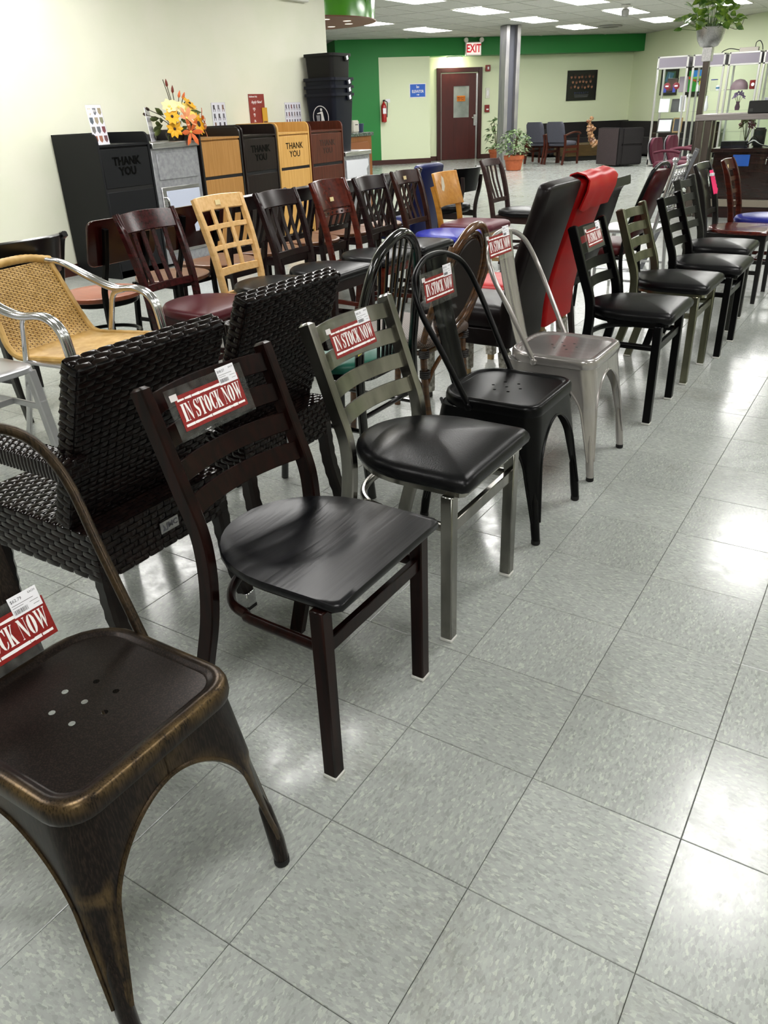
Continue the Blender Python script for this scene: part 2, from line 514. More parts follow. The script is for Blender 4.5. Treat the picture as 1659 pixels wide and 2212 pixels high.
rest.build('floor_tiles_beyond', FLOORMAT, floor, smooth=False, recalc=False, kind='stuff')

wbox('wall_left', (-6.15, -5, 0), (-5.95, 8.02, CEIL), WALLMAT)
wbox('wall_passage', (-16, 7.82, 0), (-6.15, 8.02, CEIL), WALLMAT)
wbox('wall_back', (-6, -5.2, 0), (6, -5, CEIL), WALLMAT)
wbox('wall_side', (5.3, -5, 0), (5.5, 11.1, CEIL), WALLMAT)
wbox('wall_right', (11.45, 3.9, 0), (11.65, 21.0, CEIL), WALLGREEN, True)
wbox('wall_green', (3.37, 20.23, 0), (4.42, 24, CEIL), GREENPAINT, True)
wbox('wall_elevator', (4.42, 20.23, 0), (5.71, 24, 2.37), WALLGREEN, True)
wbox('trim_1', (4.42, 20.23, 2.37), (11.45, 20.9, CEIL), GREENPAINT, True)
wbox('wall_far', (5.71, 20.76, 0), (11.45, 21.0, 2.37), WALLGREEN, True)
wbox('wall_corridor', (-6, 24, 0), (3.37, 24.2, CEIL), WALLGREEN, True)
wbox('wall_far_left', (-6.2, 5, 0), (-6.0, 24, CEIL), WALLGREEN, True)
wbox('baseboard_left', (-5.95, -5, 0), (-5.938, 8.02, 0.10), BASEB)
wbox('baseboard_green', (3.37, 20.215, 0), (5.72, 20.23, 0.11), BASEB, True)
wbox('baseboard_recess', (5.71, 20.23, 0), (5.725, 20.76, 0.11), BASEB, True)
wbox('baseboard_door', (5.725, 20.745, 0), (6.03, 20.76, 0.11), BASEB, True)
wbox('baseboard_far', (7.24, 20.745, 0), (11.45, 20.76, 0.11), BASEB, True)
wbox('baseboard_right', (11.435, 4.0, 0), (11.45, 20.745, 0.11), BASEB, True)

# ---- ceiling with lay-in tiles where the photograph shows it
ceil = struct(MB().bb((-17, -6, CEIL + 0.004), (16, 28, CEIL + 0.15)).build('ceiling', CEILMAT, smooth=False))
CX, CY, GX, GY = -4.87, 13.81, 0.61, 1.22
lights = [(CX, CY), (CX, CY + 2*GY), (CX, CY + 4*GY), (CX - 3*GX, CY), (CX - 3*GX, CY + 2*GY), (CX - 3*GX, CY + 4*GY),
          (CX - 7*GX, CY + 2*GY), (CX - 7*GX, CY), (CX + 3*GX, CY + 2*GY), (CX + 3*GX, CY), (CX + 6*GX, CY), (CX, CY - 2*GY), (CX - 3*GX, CY - 2*GY),
          (CX + 3*GX, CY - 2*GY), (CX + 6*GX, CY - 2*GY), (CX - 7*GX, CY - 2*GY)]
near = [(0.31, 2.9), (-0.2, 6.6), (-2.4, 2.2), (-2.5, 5.9), (-5.0, 3.4), (-3.5, 4.3), (-4.3, 7.4), (0.31, -0.9), (-2.4, -1.4), (-4.4, 0.2),
        (2.9, 1.2), (2.9, 4.9), (2.9, 8.4), (3.0, -2.6)]
tl = MB(); a, b = GX/2 - 0.011, GY/2 - 0.011
tl.loft([[(-a-.006, -b-.006, 0), (a+.006, -b-.006, 0), (a+.006, b+.006, 0), (-a-.006, b+.006, 0)],
         [(-a, -b, -0.004), (a, -b, -0.004), (a, b, -0.004), (-a, b, -0.004)]])
first = None; bars = MB(); lit = {(round(x, 2), round(y, 2)) for x, y in lights}
for i in range(-18, 20):
    for j in range(-9, 12):
        x, y = CX + i * GX, CY + j * GY
        n_, t_ = (y - x) / 2**0.5, (x + y) / 2**0.5
        if n_ > 20.0 or t_ > 11.2 or (x < -6.3 and y < 8.7): continue
        p = to_px((x, y, CEIL))
        if p is None or not (-80 < p[0] < 1760 and -45 < p[1] < 100): continue
        bars.bb((x - GX/2 - .010, y - GY/2, CEIL - 0.006), (x - GX/2 + .010, y + GY/2, CEIL + 0.004))
        bars.bb((x - GX/2 + .010, y - GY/2 - .010, CEIL - 0.005), (x + GX/2 - .010, y - GY/2 + .010, CEIL + 0.004))
        if (round(x, 2), round(y, 2)) in lit: continue
        if first is None:
            first = tl.build('ceiling_tile', CEILMAT, ceil, smooth=False); o = first
        else:
            o = link('ceiling_tile', first.data, ceil)
        o.location = (x, y, CEIL + 0.004)
bars.build('ceiling_grid', CEILBAR, ceil, smooth=False, kind='stuff')

DIFF = mat('lit_diffuser', (1.0, 0.985, 0.96), 0.4, emit=LIGHT)
FRAMEW = mat('white_enamel_frame', '#dedcd6', 0.4)
def light_panel(x, y, label, group):
    t = thing('ceiling_light', label, 'ceiling light', (x, y, CEIL - 0.006), 0, group)
    fr = MB()
    for s in (-1, 1):
        fr.bb((s*(GX/2 - .026), -GY/2 + .01, -0.012), (s*(GX/2 - .008), GY/2 - .01, 0))
        fr.bb((-GX/2 + .026, s*(GY/2 - .03), -0.012), (GX/2 - .026, s*(GY/2 - .01), 0))
    fr.build('frame', FRAMEW, t, smooth=False)
    MB().bb((-GX/2 + .026, -GY/2 + .03, -0.009), (GX/2 - .026, GY/2 - .03, -0.004)).build('diffuser', DIFF, t, smooth=False)
LL = {0: 'lit ceiling panel with a small camera hanging in front of it', 1: 'rightmost lit ceiling panel of the row above the framed poster',
      3: 'largest lit ceiling panel, above the red exit sign', 4: 'lit ceiling panel touching the top of the steel column',
      5: 'smallest lit ceiling panel, beside the round ceiling vent', 6: 'lit ceiling panel above the blue elevator sign',
      7: 'lit ceiling panel half hidden by the green hanging drum', 8: 'lit ceiling panel at the top right edge above the glass cases'}
for k, (x, y) in enumerate(lights):
    light_panel(x, y, LL.get(k, 'flush rectangular lit ceiling panel nearer than the ones in view'), 'lit ceiling panels')
for x, y in near:
    light_panel(x, y, 'flush rectangular lit ceiling panel nearer than the ones in view', 'lit ceiling panels')

# ---- steel column
t = thing('steel_column', 'tall grey steel beam column reaching from floor to ceiling', 'column', (-7.53, 16.95, 0), PI/4 + 0.18)
STEEL = mat('raw_steel_beam', '#8d8c90', 0.38, metal=0.7, c2='#a9a6a4', nscale=(8, 8, 2))
WEB = mat('grey_painted_web', '#55565f', 0.55)
MB().bb((-0.18, -0.13, 0), (-0.09, 0.13, CEIL - .008)).build('flange', STEEL, t, bev=.006)
MB().bb((0.09, -0.13, 0), (0.18, 0.13, CEIL - .008)).build('flange', STEEL, t, bev=.006)
MB().bb((-0.09, -0.03, 0), (0.09, 0.03, CEIL - .008)).build('web', WEB, t, smooth=False)

# ---- door, frame and wall fittings of the recess
DOORRED = mat('dark_red_door', '#3c0f0b', 0.42, c2='#45130e', nscale=(10, 10, 2))
DOORFR = mat('dark_red_frame', '#33100c', 0.4)
NB = 20.76
def tnobj(mb, name, m, parent, **k):
    return mb.xf(M45).build(name, m, parent, **k)
door = struct(thing('door_1', 'dark red emergency exit door with a tall glass pane', 'door', (0, 0, 0)))
fr = MB().bb((6.03, NB - .06, 0), (6.13, NB + .01, 2.13)).bb((7.14, NB - .06, 0), (7.24, NB + .01, 2.13)).bb((6.13, NB - .06, 2.03), (7.14, NB + .01, 2.13))
tnobj(fr, 'door_frame', DOORFR, door, bev=.004)
lf = MB().bb((6.16, NB - .03, 0.01), (6.48, NB - .005, 2.0)).bb((6.90, NB - .03, 0.01), (7.08, NB - .005, 2.0))
lf.bb((6.48, NB - .03, 0.01), (6.90, NB - .005, 1.0)).bb((6.48, NB - .03, 1.72), (6.90, NB - .005, 2.0))
tnobj(lf, 'door_leaf', DOORRED, door, bev=.002)
tnobj(MB().bb((6.48, NB - .018, 1.0), (6.90, NB - .012, 1.72)), 'pane', mat('wired_door_glass', '#7d8480', 0.12, c2='#9aa09c', nscale=(3, 3, 3)), door, smooth=False)
tnobj(MB().bb((6.13, NB - .02, 0.01), (6.16, NB - .006, 2.0)), 'door_gap', mat('pale_gap', '#8c8a83', 0.6), door, smooth=False)
tnobj(MB().bb((7.085, NB - .03, 0.02), (7.13, NB - .008, 1.99)), 'steel_edge', BRUSHED, door, smooth=False)
tnobj(MB().bb((7.02, NB - .055, 0.80), (7.10, NB - .03, 1.06)).bb((7.03, NB - .09, 0.98), (7.05, NB - .055, 1.0)).bb((6.96, NB - .1, 0.975), (7.06, NB - .085, 1.0)), 'door_handle', BRUSHED, door, bev=.003)
st = tnobj(MB().bb((6.57, NB - .034, 1.375), (6.79, NB - .0305, 1.50)), 'warning_sticker', mat('orange_sticker', '#d77b12', 0.5), door, smooth=False)
for s, z in (('EMERGENCY', 1.455), ('EXIT ONLY', 1.41)):
    mb = text_mb(s, 0.052, 0.72, 0.001).xf(frame_mat(TN(6.68, NB - .036, z), TN(1, 0), (0, 0, 1)))
    mb.build('lettering', mat('dark_red_print', '#5c1c08', 0.5), st, smooth=False)
def fitting(name, label, cat, boxes, m, extra=()):
    mb = MB()
    for a, b in boxes: mb.bb(a, b)
    o = tnobj(mb, name, m, None, bev=.004)
    tag(o, label, cat)
    for nm, a, b, mm in extra:
        tnobj(MB().bb(a, b), nm, mm, o, bev=.002)
    return o
ALRED = mat('alarm_red', '#7c1713', 0.4)
fitting('fire_alarm_strobe', 'red fire alarm strobe high beside the exit door', 'alarm', [((7.33, NB - .06, 2.03), (7.45, NB, 2.17))], ALRED, [('lens', (7.37, NB - .075, 2.07), (7.41, NB - .06, 2.13), WHITEPAPER)])
fitting('fire_alarm_pull_station', 'red fire alarm pull station below the white wall plate', 'alarm', [((7.33, NB - .06, 1.10), (7.45, NB, 1.27))], ALRED, [('pull_bar', (7.36, NB - .075, 1.15), (7.42, NB - .06, 1.18), WHITEPAPER)])
fitting('wall_plate', 'white rectangular wall plate right of the red door', 'wall plate', [((7.35, NB - .02, 1.42), (7.46, NB, 1.66))], mat('ivory_plastic', '#d9d9cd', 0.4), [('toggle', (7.385, NB - .028, 1.48), (7.425, NB - .02, 1.60), WHITEPAPER)])
t = thing('flush_lamp', 'oval lit lamp above the dark red exit door', 'lamp', TN(6.42, NB - .26, 2.37), PI/4)
MB().lathe([(0.20, 0), (0.20, -.03), (0.17, -.035)], 20).build('base', FRAMEW, t)
mb = MB().lathe([(0.185, -.035), (0.20, -.05), (0.20, -.085), (0.175, -.09), (0.175, -.13), (0.02, -.14)], 20)
mb.build('shade', mat('lit_lamp_shade', (1.0, 0.9, 0.72), 0.4, emit=LIGHT * 1.1), t)

# exit sign with two lamp heads
t = thing('exit_sign', 'white exit sign with red letters and two emergency lamp heads', 'sign', TN(6.80, 20.18, 2.50), PI/4)
MB().box((0, 0, 0), (0.40, 0.08, 0.29)).build('housing', mat('white_plastic', '#e6e3dc', 0.4), t, bev=.006)
MB().box((0, -.041, 0), (0.36, 0.004, 0.25)).build('face', mat('lit_exit_face', '#f3e3dc', 0.5, emit=0.5), t, smooth=False)
EXR = mat('exit_red', '#c8182a', 0.5, emit=0.4)
xt = text_mb('EXIT', 0.245, 0.74, 0.006, 0.001).xf(frame_mat((0, -.0445, -.0), (1, 0, 0), (0, 0, 1)))
xt.build('lettering', EXR, t, smooth=False)
for s in (-1, 1):
    hd = MB().lathe([(0.02, -.05), (0.05, -.03), (0.056, .02), (0.05, .035), (0.01, .04)], 14).xf(Matrix.Translation((s * .20, -.04, .185)) @ Matrix.Rotation(PI/2, 4, 'X'))
    o = hd.build('lamp_head', mat('white_plastic', '#e6e3dc', 0.4), t)
    MB().bb((s*.185 - .012, -.03, .13), (s*.185 + .012, .0, .145)).build('bracket', FRAMEW, o)

# elevator sign
t = thing('elevator_sign', 'blue elevator sign with white border, letters and arrow', 'sign', TN(5.39, 20.225, 1.64), PI/4)
MB().box((0, 0, 0), (0.42, 0.008, 0.31)).build('border', WHITEPAPER, t, bev=.002)
MB().box((0, -.005, 0), (0.385, 0.004, 0.275)).build('face', mat('sign_blue', '#2c62c4', 0.45), t, smooth=False)
text_mb('ELEVATOR', 0.085, 0.74, 0.002).xf(frame_mat((0, -.0085, -.02), (1, 0, 0), (0, 0, 1))).build('lettering', WHITEPRINT, t, smooth=False)
ar = MB().bb((-.03, -.009, -.098), (.01, -.0072, -.084)); ar.prism([(.01, -.11), (.045, -.091), (.01, -.072)], -.009, -.0072, lambda u, v, q: (u, q, v))
ar.build('arrow', WHITEPRINT, t, smooth=False)
ic = MB()
for dx in (-.025, .0, .025): ic.bb((dx - .007, -.009, .055), (dx + .007, -.0072, .095))
ic.prism([(-.04, .10), (-.028, .12), (-.016, .10)], -.009, -.0072, lambda u, v, q: (u, q, v))
ic.build('icon', WHITEPRINT, t, smooth=False)

# fire extinguisher
t = thing('fire_extinguisher', 'red fire extinguisher hanging at the edge of the green wall', 'extinguisher', TN(4.50, 20.15, 0.96), PI/4)
MB().lathe([(0.03, 0), (0.065, .02), (0.068, .36), (0.05, .41), (0.022, .44), (0.022, .47)], 16).build('cylinder', mat('extinguisher_red', '#a3181b', 0.25, coat=.5), t)
MB().bb((-.02, -.02, .47), (.02, .02, .50)).bb((-.015, -.10, .49), (.015, .02, .505)).build('valve', BLACKMETAL, t, bev=.002)
MB().tube(smoothpath([(0.03, 0, .48), (.09, 0, .44), (.085, 0, .25), (.075, 0, .12)]), .01, 8).build('hose', RUBBER, t)
MB().bb((.069, -.03, .20), (.071, .03, .32)).bb((-.04, -.0705, .2), (.04, -.0690, .32)).build('label', WHITEPAPER, t, smooth=False)
tag(tnobj(MB().bb((4.57, 20.222, 1.40), (4.68, 20.23, 1.48)), 'small_notice', WHITEPAPER, None), 'small white notice beside the fire extinguisher', 'notice')

# poster
t = thing('framed_poster', 'black framed poster of many portraits with the word diversity', 'poster', TN(10.02, NB - .02, 1.64), PI/4)
W_, H_ = 0.84, 0.70
fr = MB()
fr.bb((-W_/2, -.015, -H_/2), (-W_/2 + .02, .015, H_/2)).bb((W_/2 - .02, -.015, -H_/2), (W_/2, .015, H_/2)).bb((-W_/2, -.015, -H_/2), (W_/2, .015, -H_/2 + .02)).bb((-W_/2, -.015, H_/2 - .02), (W_/2, .015, H_/2))
fr.build('frame', mat('poster_frame', '#0c0b0b', 0.3), t, smooth=False)
MB().bb((-W_/2 + .02, -.004, -H_/2 + .02), (W_/2 - .02, .010, H_/2 - .02)).build('print', mat('poster_black', '#100e0f', 0.25), t, smooth=False)
rng = random.Random(3)
skins = ['#8a5a42', '#5f3a2a', '#a8745a', '#74452f', '#9a6a50']
for r in range(3):
    for k in range(7):
        x = -.30 + k * .10 + (r % 2) * .035 + rng.uniform(-.012, .012); z = .20 - r * .115 + rng.uniform(-.015, .015)
        if x > .34: continue
        sk = mat('portrait_tone_%d' % rng.randrange(5), skins[rng.randrange(5)], 0.4)
        f = MB().prism([(x + .030 * math.cos(q * PI / 6), z + .042 * math.sin(q * PI / 6)) for q in range(12)], -.0062, -.0041, lambda u, v, q: (u, q, v)).build('portrait', sk, t, smooth=False)
        hr = MB().prism([(x + .036 * math.cos(q * PI / 7), z + .012 + .046 * math.sin(q * PI / 7)) for q in range(8)] , -.0072, -.0063, lambda u, v, q: (u, q, v))
        hr.build('hair', mat('portrait_hair_%d' % (k % 2), ('#14100e', '#2d1d14')[k % 2], 0.5), f, smooth=False)
text_mb('D I V E R S I T Y', 0.062, 0.95, 0.0008).xf(frame_mat((0, -.0052, -.175), (1, 0, 0), (0, 0, 1))).build('lettering', mat('poster_blue', '#3a4468', 0.4), t, smooth=False)
mb = MB()
for k in range(3): mb.bb((-.21 + k*.01, -.0055, -.225 - k*.025), (.21 - k*.01, -.0045, -.212 - k*.025))
mb.build('caption_lines', mat('poster_grey', '#4c4c50', 0.4), t, smooth=False)

# ceiling camera and vent
t = thing('ceiling_camera', 'small grey camera hanging from the ceiling before a lit panel', 'camera', (-4.55, 15.15, CEIL - .008), 0)
MB().lathe([(0.08, 0), (0.08, -.03), (0.03, -.035), (0.03, -.06)], 14).build('mount', FRAMEW, t)
MB().lathe([(0.055, -.06), (0.07, -.08), (0.065, -.15), (0.04, -.175)], 14).build('housing', mat('camera_grey', '#8e8d8a', 0.35), t)
t = thing('ceiling_vent', 'round grey air vent in the ceiling', 'vent', (-6.1, 19.15, CEIL - .008), 0)
MB().lathe([(0.26, 0), (0.26, -.02), (0.20, -.025)], 24).build('rim', mat('vent_grey', '#9a9a94', 0.5), t)
MB().lathe([(0.18, -.004), (0.18, -.03), (0.10, -.035), (0.02, -.03)], 24).build('baffle', mat('vent_dark', '#6c6c68', 0.5), t)

# white unit high on the left wall, cut by the top of the picture
o = MB().bb((-5.95, 7.17, 2.375), (-5.88, 7.63, 2.55)).build('wall_unit', FRAMEW, None, bev=.006)
tag(o, 'white box high on the left wall at the picture top', 'wall unit')

# green hanging drum
t = thing('hanging_drum_sign', 'lime green drum sign with a terracotta base hanging from the ceiling', 'hanging sign', (-7.36, 9.54, 2.37), 0)
R_ = 0.97
MB().lathe([(R_, 0.012), (R_, CEIL - 2.37 - .01)], 56, caps=False).build('green_band', mat('lime_gloss', '#4fa313', 0.18, coat=.5), t, recalc=False)
MB().lathe([(R_ - .02, 0), (R_ + .012, 0.0), (R_ + .012, 0.014), (R_ - .02, 0.014)], 56).build('terracotta_base', mat('terracotta_board', '#7c4a30', 0.5), t)
LAMP = mat('recessed_spot', '#d8cfc0', 0.4, emit=1.2)
for q in range(9):
    a = q * 2 * PI / 9 - 0.5
    for rr in (0.62,):
        MB().lathe([(0.06, -0.006), (0.05, -.008)], 12, (rr * math.cos(a), rr * math.sin(a), 0.004)).build('spot', LAMP, t)
a = math.radians(8)
text_mb('N', 0.30, 0.8, 0.0).xf(frame_mat((R_ * math.cos(a) * 1.004, R_ * math.sin(a) * 1.004, 0.27), (-math.sin(a), math.cos(a), 0), (0, 0, 1))).build('lettering', mat('dark_lime_print', '#3a7d10', 0.35), t, smooth=False)
# ================================================================== chair builders (local +x is the front, origin on the floor)
def dshape(xf, xb, wf, wm, n=18):
    """seat outline: square front, round back"""
    pts = [(xf, -wf/2 + .012), (xf, wf/2 - .012), (xf - .012, wf/2)]
    x0 = (xf + xb) / 2 + 0.02
    for i in range(n + 1):
        a = PI/2 + PI * i / n
        pts.append((x0 + (x0 - xb) * math.cos(a) * 1.0, wm/2 * math.sin(a)))
    pts.append((xf - .012, -wf/2))
    # denser sides so the pad rounds well
    out = []
    for i, p in enumerate(pts):
        q = pts[(i+1) % len(pts)]
        d = math.hypot(q[0]-p[0], q[1]-p[1]); k = max(1, int(d / 0.05))
        for j in range(k): out.append((p[0] + (q[0]-p[0])*j/k, p[1] + (q[1]-p[1])*j/k))
    return out
def soft(outline, r=0.03, n=3):
    return outline

POSTX = [(-.20, 0), (-.158, .16), (-.125, .28), (-.110, .37), (-.106, .45), (-.114, .52), (-.142, .60), (-.177, .70), (-.212, .80)]
def ladder_chair(label, loc, metal, seatm, seat='vinyl', rz=0, slats=4, hgt=0.80, group='metal ladder back chairs in the front row'):
    t = thing('ladder_back_chair', label, 'chair', loc, rz, group)
    k = (hgt - .46) / .34
    zz = lambda z: z if z < .46 else .46 + (z - .46) * k
    path = lambda s: smoothpath([(x, s * (.187 - .005 * min(1, z / .46)), zz(z)) for x, z in POSTX], 4)
    for s in (-1, 1):
        p = path(s)
        mb = MB().sweep(p, CH(.026, .038, .003), (1, 0, 0))
        mb.build('back_post', metal, t)
        e = Vector(p[-1]); d = (Vector(p[-1]) - Vector(p[-2])).normalized()
        cap = MB().sweep([e, e + d * .006], CH(.026, .038, .003), (1, 0, 0), scales=[1, .55])
        cap.build('post_cap', metal, t)
        MB().bar((.19, s * .187, .008), (.19, s * .187, .43), .033, .033, (1, 0, 0)).build('leg', metal, t, bev=.003)
        MB().bb((.172, s*.187 - .018, 0), (.208, s*.187 + .018, .009)).build('glide', GLIDE, t, bev=.002)
        MB().bb((-.219, s*.187 - .015, 0), (-.18, s*.187 + .015, .008)).build('glide', GLIDE, t, bev=.002)
    def px(z):
        P = path(1)
        for a, b in zip(P, P[1:]):
            if a.z <= z <= b.z: return a.x + (b.x - a.x) * (z - a.z) / max(1e-6, b.z - a.z)
        return P[-1].x
    n = slats
    for i in range(n):
        z = zz(.765 - i * (.205 / (n - 1)))
        x = px(z); lean = (px(z + .02) - px(z - .02)) / .04
        pts = []
        for j in range(11):
            u = -1 + j / 5
            pts.append((x - .030 * (1 - u*u), u * .172, z))
        MB().sweep(pts, RECT(.006, .044 * (1 if n == 4 else 1.0)), Vector((lean, 0, 1)).normalized()).build('back_slat', metal, t, bev=.0015)
    # U shaped side and rear brace, front stretcher
    u = [(.175, -.186, .335), (.0, -.180, .335)]
    for i in range(9):
        a = -PI/2 - PI * i / 8
        u.append((-.02 + .125 * math.cos(a) * 1.0, .172 * math.sin(a), .335))
    u += [(.0, .180, .335), (.175, .186, .335)]
    MB().sweep(smoothpath(u, 3), [(.010*math.cos(a*PI/5), .013*math.sin(a*PI/5)) for a in range(10)], (0, 0, 1)).build('brace', metal, t)
    MB().bar((.19, -.171, .335), (.19, .171, .335), .016, .034).build('stretcher', metal, t, bev=.002)
    ol = dshape(.243, -.172, .395, .40)
    ring = MB()
    rr = [(x * .93, y * .93) for x, y in ol]
    ring.prism(rr, .425, .437); ring.build('seat_frame', metal, t)
    if seat == 'vinyl':
        MB().pad(ol, .437, .482, .020, .93).build('seat', seatm, t, ang=80)
    else:
        mb = MB()
        cx = sum(p[0] for p in ol)/len(ol)
        def dip(x, y):
            r2 = ((x + .02) / .15) ** 2 + (y / .14) ** 2
            return -.010 * max(0, 1 - r2) ** 0.6 if r2 < 1 else 0
        rings = [[(cx + (x-cx)*.985, y*.985, .437) for x, y in ol], [(x, y, .441) for x, y in ol], [(x, y, .451) for x, y in ol]]
        for q in (.985, .92, .84, .75, .66, .56, .46, .36, .26, .16, .06):
            rings.append([(cx + (x-cx)*q, y*q, .4555 + dip(cx + (x-cx)*q, y*q)) for x, y in ol])
        mb.loft(rings); mb.build('seat', seatm, t, ang=50)
    return t

# ------------------------------------------------ stamped sheet-metal cafe chair
def tolix(label, loc, m, rz=0, group='stamped sheet metal cafe chairs'):
    t = thing('sheet_metal_cafe_chair', label, 'chair', loc, rz, group)
    wear = m is BRONZE
    S = 0.175; R = .055; Z = .45
    def ring(half, r, z, n=6, back=0.0):
        pts = []
        for sx, sy, a0 in ((1, 1, 0), (-1, 1, 90), (-1, -1, 180), (1, -1, 270)):
            for i in range(n + 1):
                a = math.radians(a0 + 90 * i / n)
                rr = r if sx > 0 else r * 2.0
                x = sx * (half - rr) + rr * math.cos(a); y = sy * (half - rr) + rr * math.sin(a)
                pts.append((x, y, z))
        return pts
    # seat pan: flat panel with seven drain holes, raised rounded rim
    bm = bmesh.new()
    inner = [bm.verts.new(p) for p in ring(S - .030, .035, Z - .004)]
    edges = [bm.edges.new((inner[i], inner[(i+1) % len(inner)])) for i in range(len(inner))]
    holes = [(0, 0), (.048, 0), (-.048, 0), (.024, .043), (-.024, .043), (.024, -.043), (-.024, -.043)]
    for hx, hy in holes:
        cs = [bm.verts.new((hx + .0055 * math.cos(2*PI*i/10), hy + .0055 * math.sin(2*PI*i/10), Z - .004)) for i in range(10)]
        edges += [bm.edges.new((cs[i], cs[(i+1) % 10])) for i in range(10)]
    bmesh.ops.triangle_fill(bm, use_beauty=True, use_dissolve=False, edges=edges)
    # the fill also covers the holes when loops are closed: remove those faces
    bad = []
    for f in bm.faces:
        c_ = f.calc_center_median()
        for hx, hy in holes:
            if (c_.x - hx)**2 + (c_.y - hy)**2 < .0050**2: bad.append(f); break
    bmesh.ops.delete(bm, geom=bad, context='FACES_ONLY')
    bm.verts.ensure_lookup_table(); bm.verts.index_update()
    mb = MB(); mb.v = [tuple(v.co) for v in bm.verts]; mb.f = [tuple(v.index for v in f.verts) for f in bm.faces]; bm.free()
    prof = [(S - .030, .035, Z - .004), (S - .026, .038, Z - .0035), (S - .021, .042, Z + .001), (S - .012, .047, Z + .003),
            (S - .004, .052, Z - .001), (S, .055, Z - .010), (S + .001, .056, Z - .026), (S - .001, .055, Z - .034)]
    mb.loft([ring(a, r, z) for a, r, z in prof], caps=False); o0 = mb.base
    if wear:
        nr = len(ring(S, R, 0))
        for k, wv in ((3, .22), (4, .75), (5, .40), (6, .08)):
            for i in range(nr):
                mb.wear[o0 + k * nr + i] = wv
    mb.build('seat', m, t, ang=60, recalc=True)
    # legs: pressed sheet wrapped round each corner, wide under the seat, narrow at the foot
    for sx in (1, -1):
        for sy in (1, -1):
            rings = []; foot = .210 if sx > 0 else .220
            UU = [0, .06, .11, .1105, .112, .116, .123, .135, .155, .18, .21, .25, .29, .34, .38, .41, .44, .47, .52, .58, .64, .70, .76, .81, .86, .90, .95, 1.0]; N = len(UU) - 1
            for i in range(N + 1):
                u = UU[i]
                z = (Z - .034) * (1 - u) + .060 * u
                out = (S - .004) + (foot - S + .004) * u            # corner position x
                outy = (S - .004) + (.196 - S + .004) * u
                lw = .046 * (1 - u) + .017; q_ = min(1, max(0, (u - .11) / .36)); arm = lw + (max(out, outy) + .001 - lw) * (1 - math.sqrt(max(0, 1 - (1 - q_) ** 2)))
                r = .045 * (1 - u) + .0145
                pts = []
                arm = max(arm, r + .001)
                groove = 0.007 * max(0, math.sin(PI * min(1, max(0, (u - .38) / .50)))) ** .5 if .38 < u < .88 else 0
                pts.append((out, outy - arm))
                pts.append((out, outy - r - (arm - r) * .4))
                for k in range(7):
                    a = (PI/2) * k / 6
                    dd = groove * math.sin(2 * a) ** 2 if groove else 0
                    px_ = out - r + (r - dd) * math.cos(a); py_ = outy - r + (r - dd) * math.sin(a)
                    pts.append((px_, py_))
                pts.append((out - r - (arm - r) * .4, outy))
                pts.append((out - arm, outy))
                th = .0035
                inn = [(max(p[0] - th, out - arm), max(p[1] - th, outy - arm)) for p in pts[::-1]]
                rings.append([(sx * p[0], sy * p[1], z) for p in pts + inn])
            lm = MB().loft(rings); base = lm.base
            if wear:
                m_ = len(rings[0])
                for i in range(N + 1):
                    u = UU[i]
                    for k in (0, 10): lm.wear[base + i * m_ + k] = .30
                    if .33 < u < .92:
                        for k in (3, 7): lm.wear[base + i * m_ + k] = .40
                    if i in (14, 15, 24):
                        for k in range(3, 8): lm.wear[base + i * m_ + k] = .60
            lm.build('leg', m, t, ang=60)
            # rolled lip along the arch edges
            for w_ in (0, 1):
                pth = []
                for i in range(2, N + 1):
                    q = rings[i][0] if w_ == 0 else rings[i][10]
                    pth.append(q)
                lp = MB().tube(pth[:-1], .0042, 6)
                if wear: lp.wear = {i: .35 for i in range(len(lp.v))}
                lp.build('leg_lip', m, t)
            fx, fy = foot - .0145, .196 - .0145; tx, ty = (S - .004) + (foot - S + .004) * .78 - .016, (S - .004) + (.196 - S + .004) * .78 - .016
            MB().tube([(sx * (fx + .006), sy * (fy + .001), .014), (sx * fx, sy * fy, .062), (sx * tx, sy * ty, .145), (sx * (tx - .002), sy * (ty - .002), .175)], [.0140, .0150, .0120, .003], 14).build('foot', m, t)
            MB().lathe([(.0125, 0), (.0148, .003), (.0148, .016)], 14, (sx * (fx + .006), sy * (fy + .001), 0)).build('glide', RUBBER, t)
    # tubular hoop and stamped splat
    hp = [(-.05, -.172, .425), (-.075, -.176, .47), (-.145, -.186, .60), (-.21, -.196, .715), (-.248, -.165, .795), (-.266, -.088, .836), (-.272, 0, .848)]
    hp = hp + [(x, -y, z) for x, y, z in hp[-2::-1]]
    path = smoothpath(hp, 5)
    hb = MB().tube(path, .0095, 10)
    if wear: hb.wear = {i: .22 for i in range(len(hb.v))}
    hb.build('back_hoop', m, t)
    for s in (-1, 1):
        MB().lathe([(.012, -.006), (.012, .004), (.006, .008)], 12).xf(Matrix.Translation((-.05, s * .178, .425)) @ Matrix.Rotation(-s * PI/2, 4, 'X')).build('bolt', m, t)
    sp = smoothpath([(-.165, 0, .440), (-.185, 0, .50), (-.215, 0, .60), (-.243, 0, .71), (-.262, 0, .80), (-.268, 0, .838)], 4)
    n = len(sp); rings = []
    for i, p in enumerate(sp):
        u = i / (n - 1); wd = .052 + .018 * u
        nrm = Vector((1, 0, .35)).normalized()
        row = []
        for k, (yy, dd) in enumerate(((-1, -.004), (-.72, .004), (-.45, .004), (-.32, -.001), (.32, -.001), (.45, .004), (.72, .004), (1, -.004))):
            row.append(Vector((p.x, yy * wd, p.z)) + nrm * (dd + .012 * yy * yy * u))
        rings.append(row + [q - nrm * .003 for q in row[::-1]])
    MB().loft(rings).build('back_splat', m, t, ang=50)
    ar = smoothpath([(-.178, -.12, .415), (-.20, -.06, .375), (-.205, 0, .362), (-.20, .06, .375), (-.178, .12, .415)], 4)
    MB().tube(ar, .006, 8).build('rear_brace', m, t)
    return t

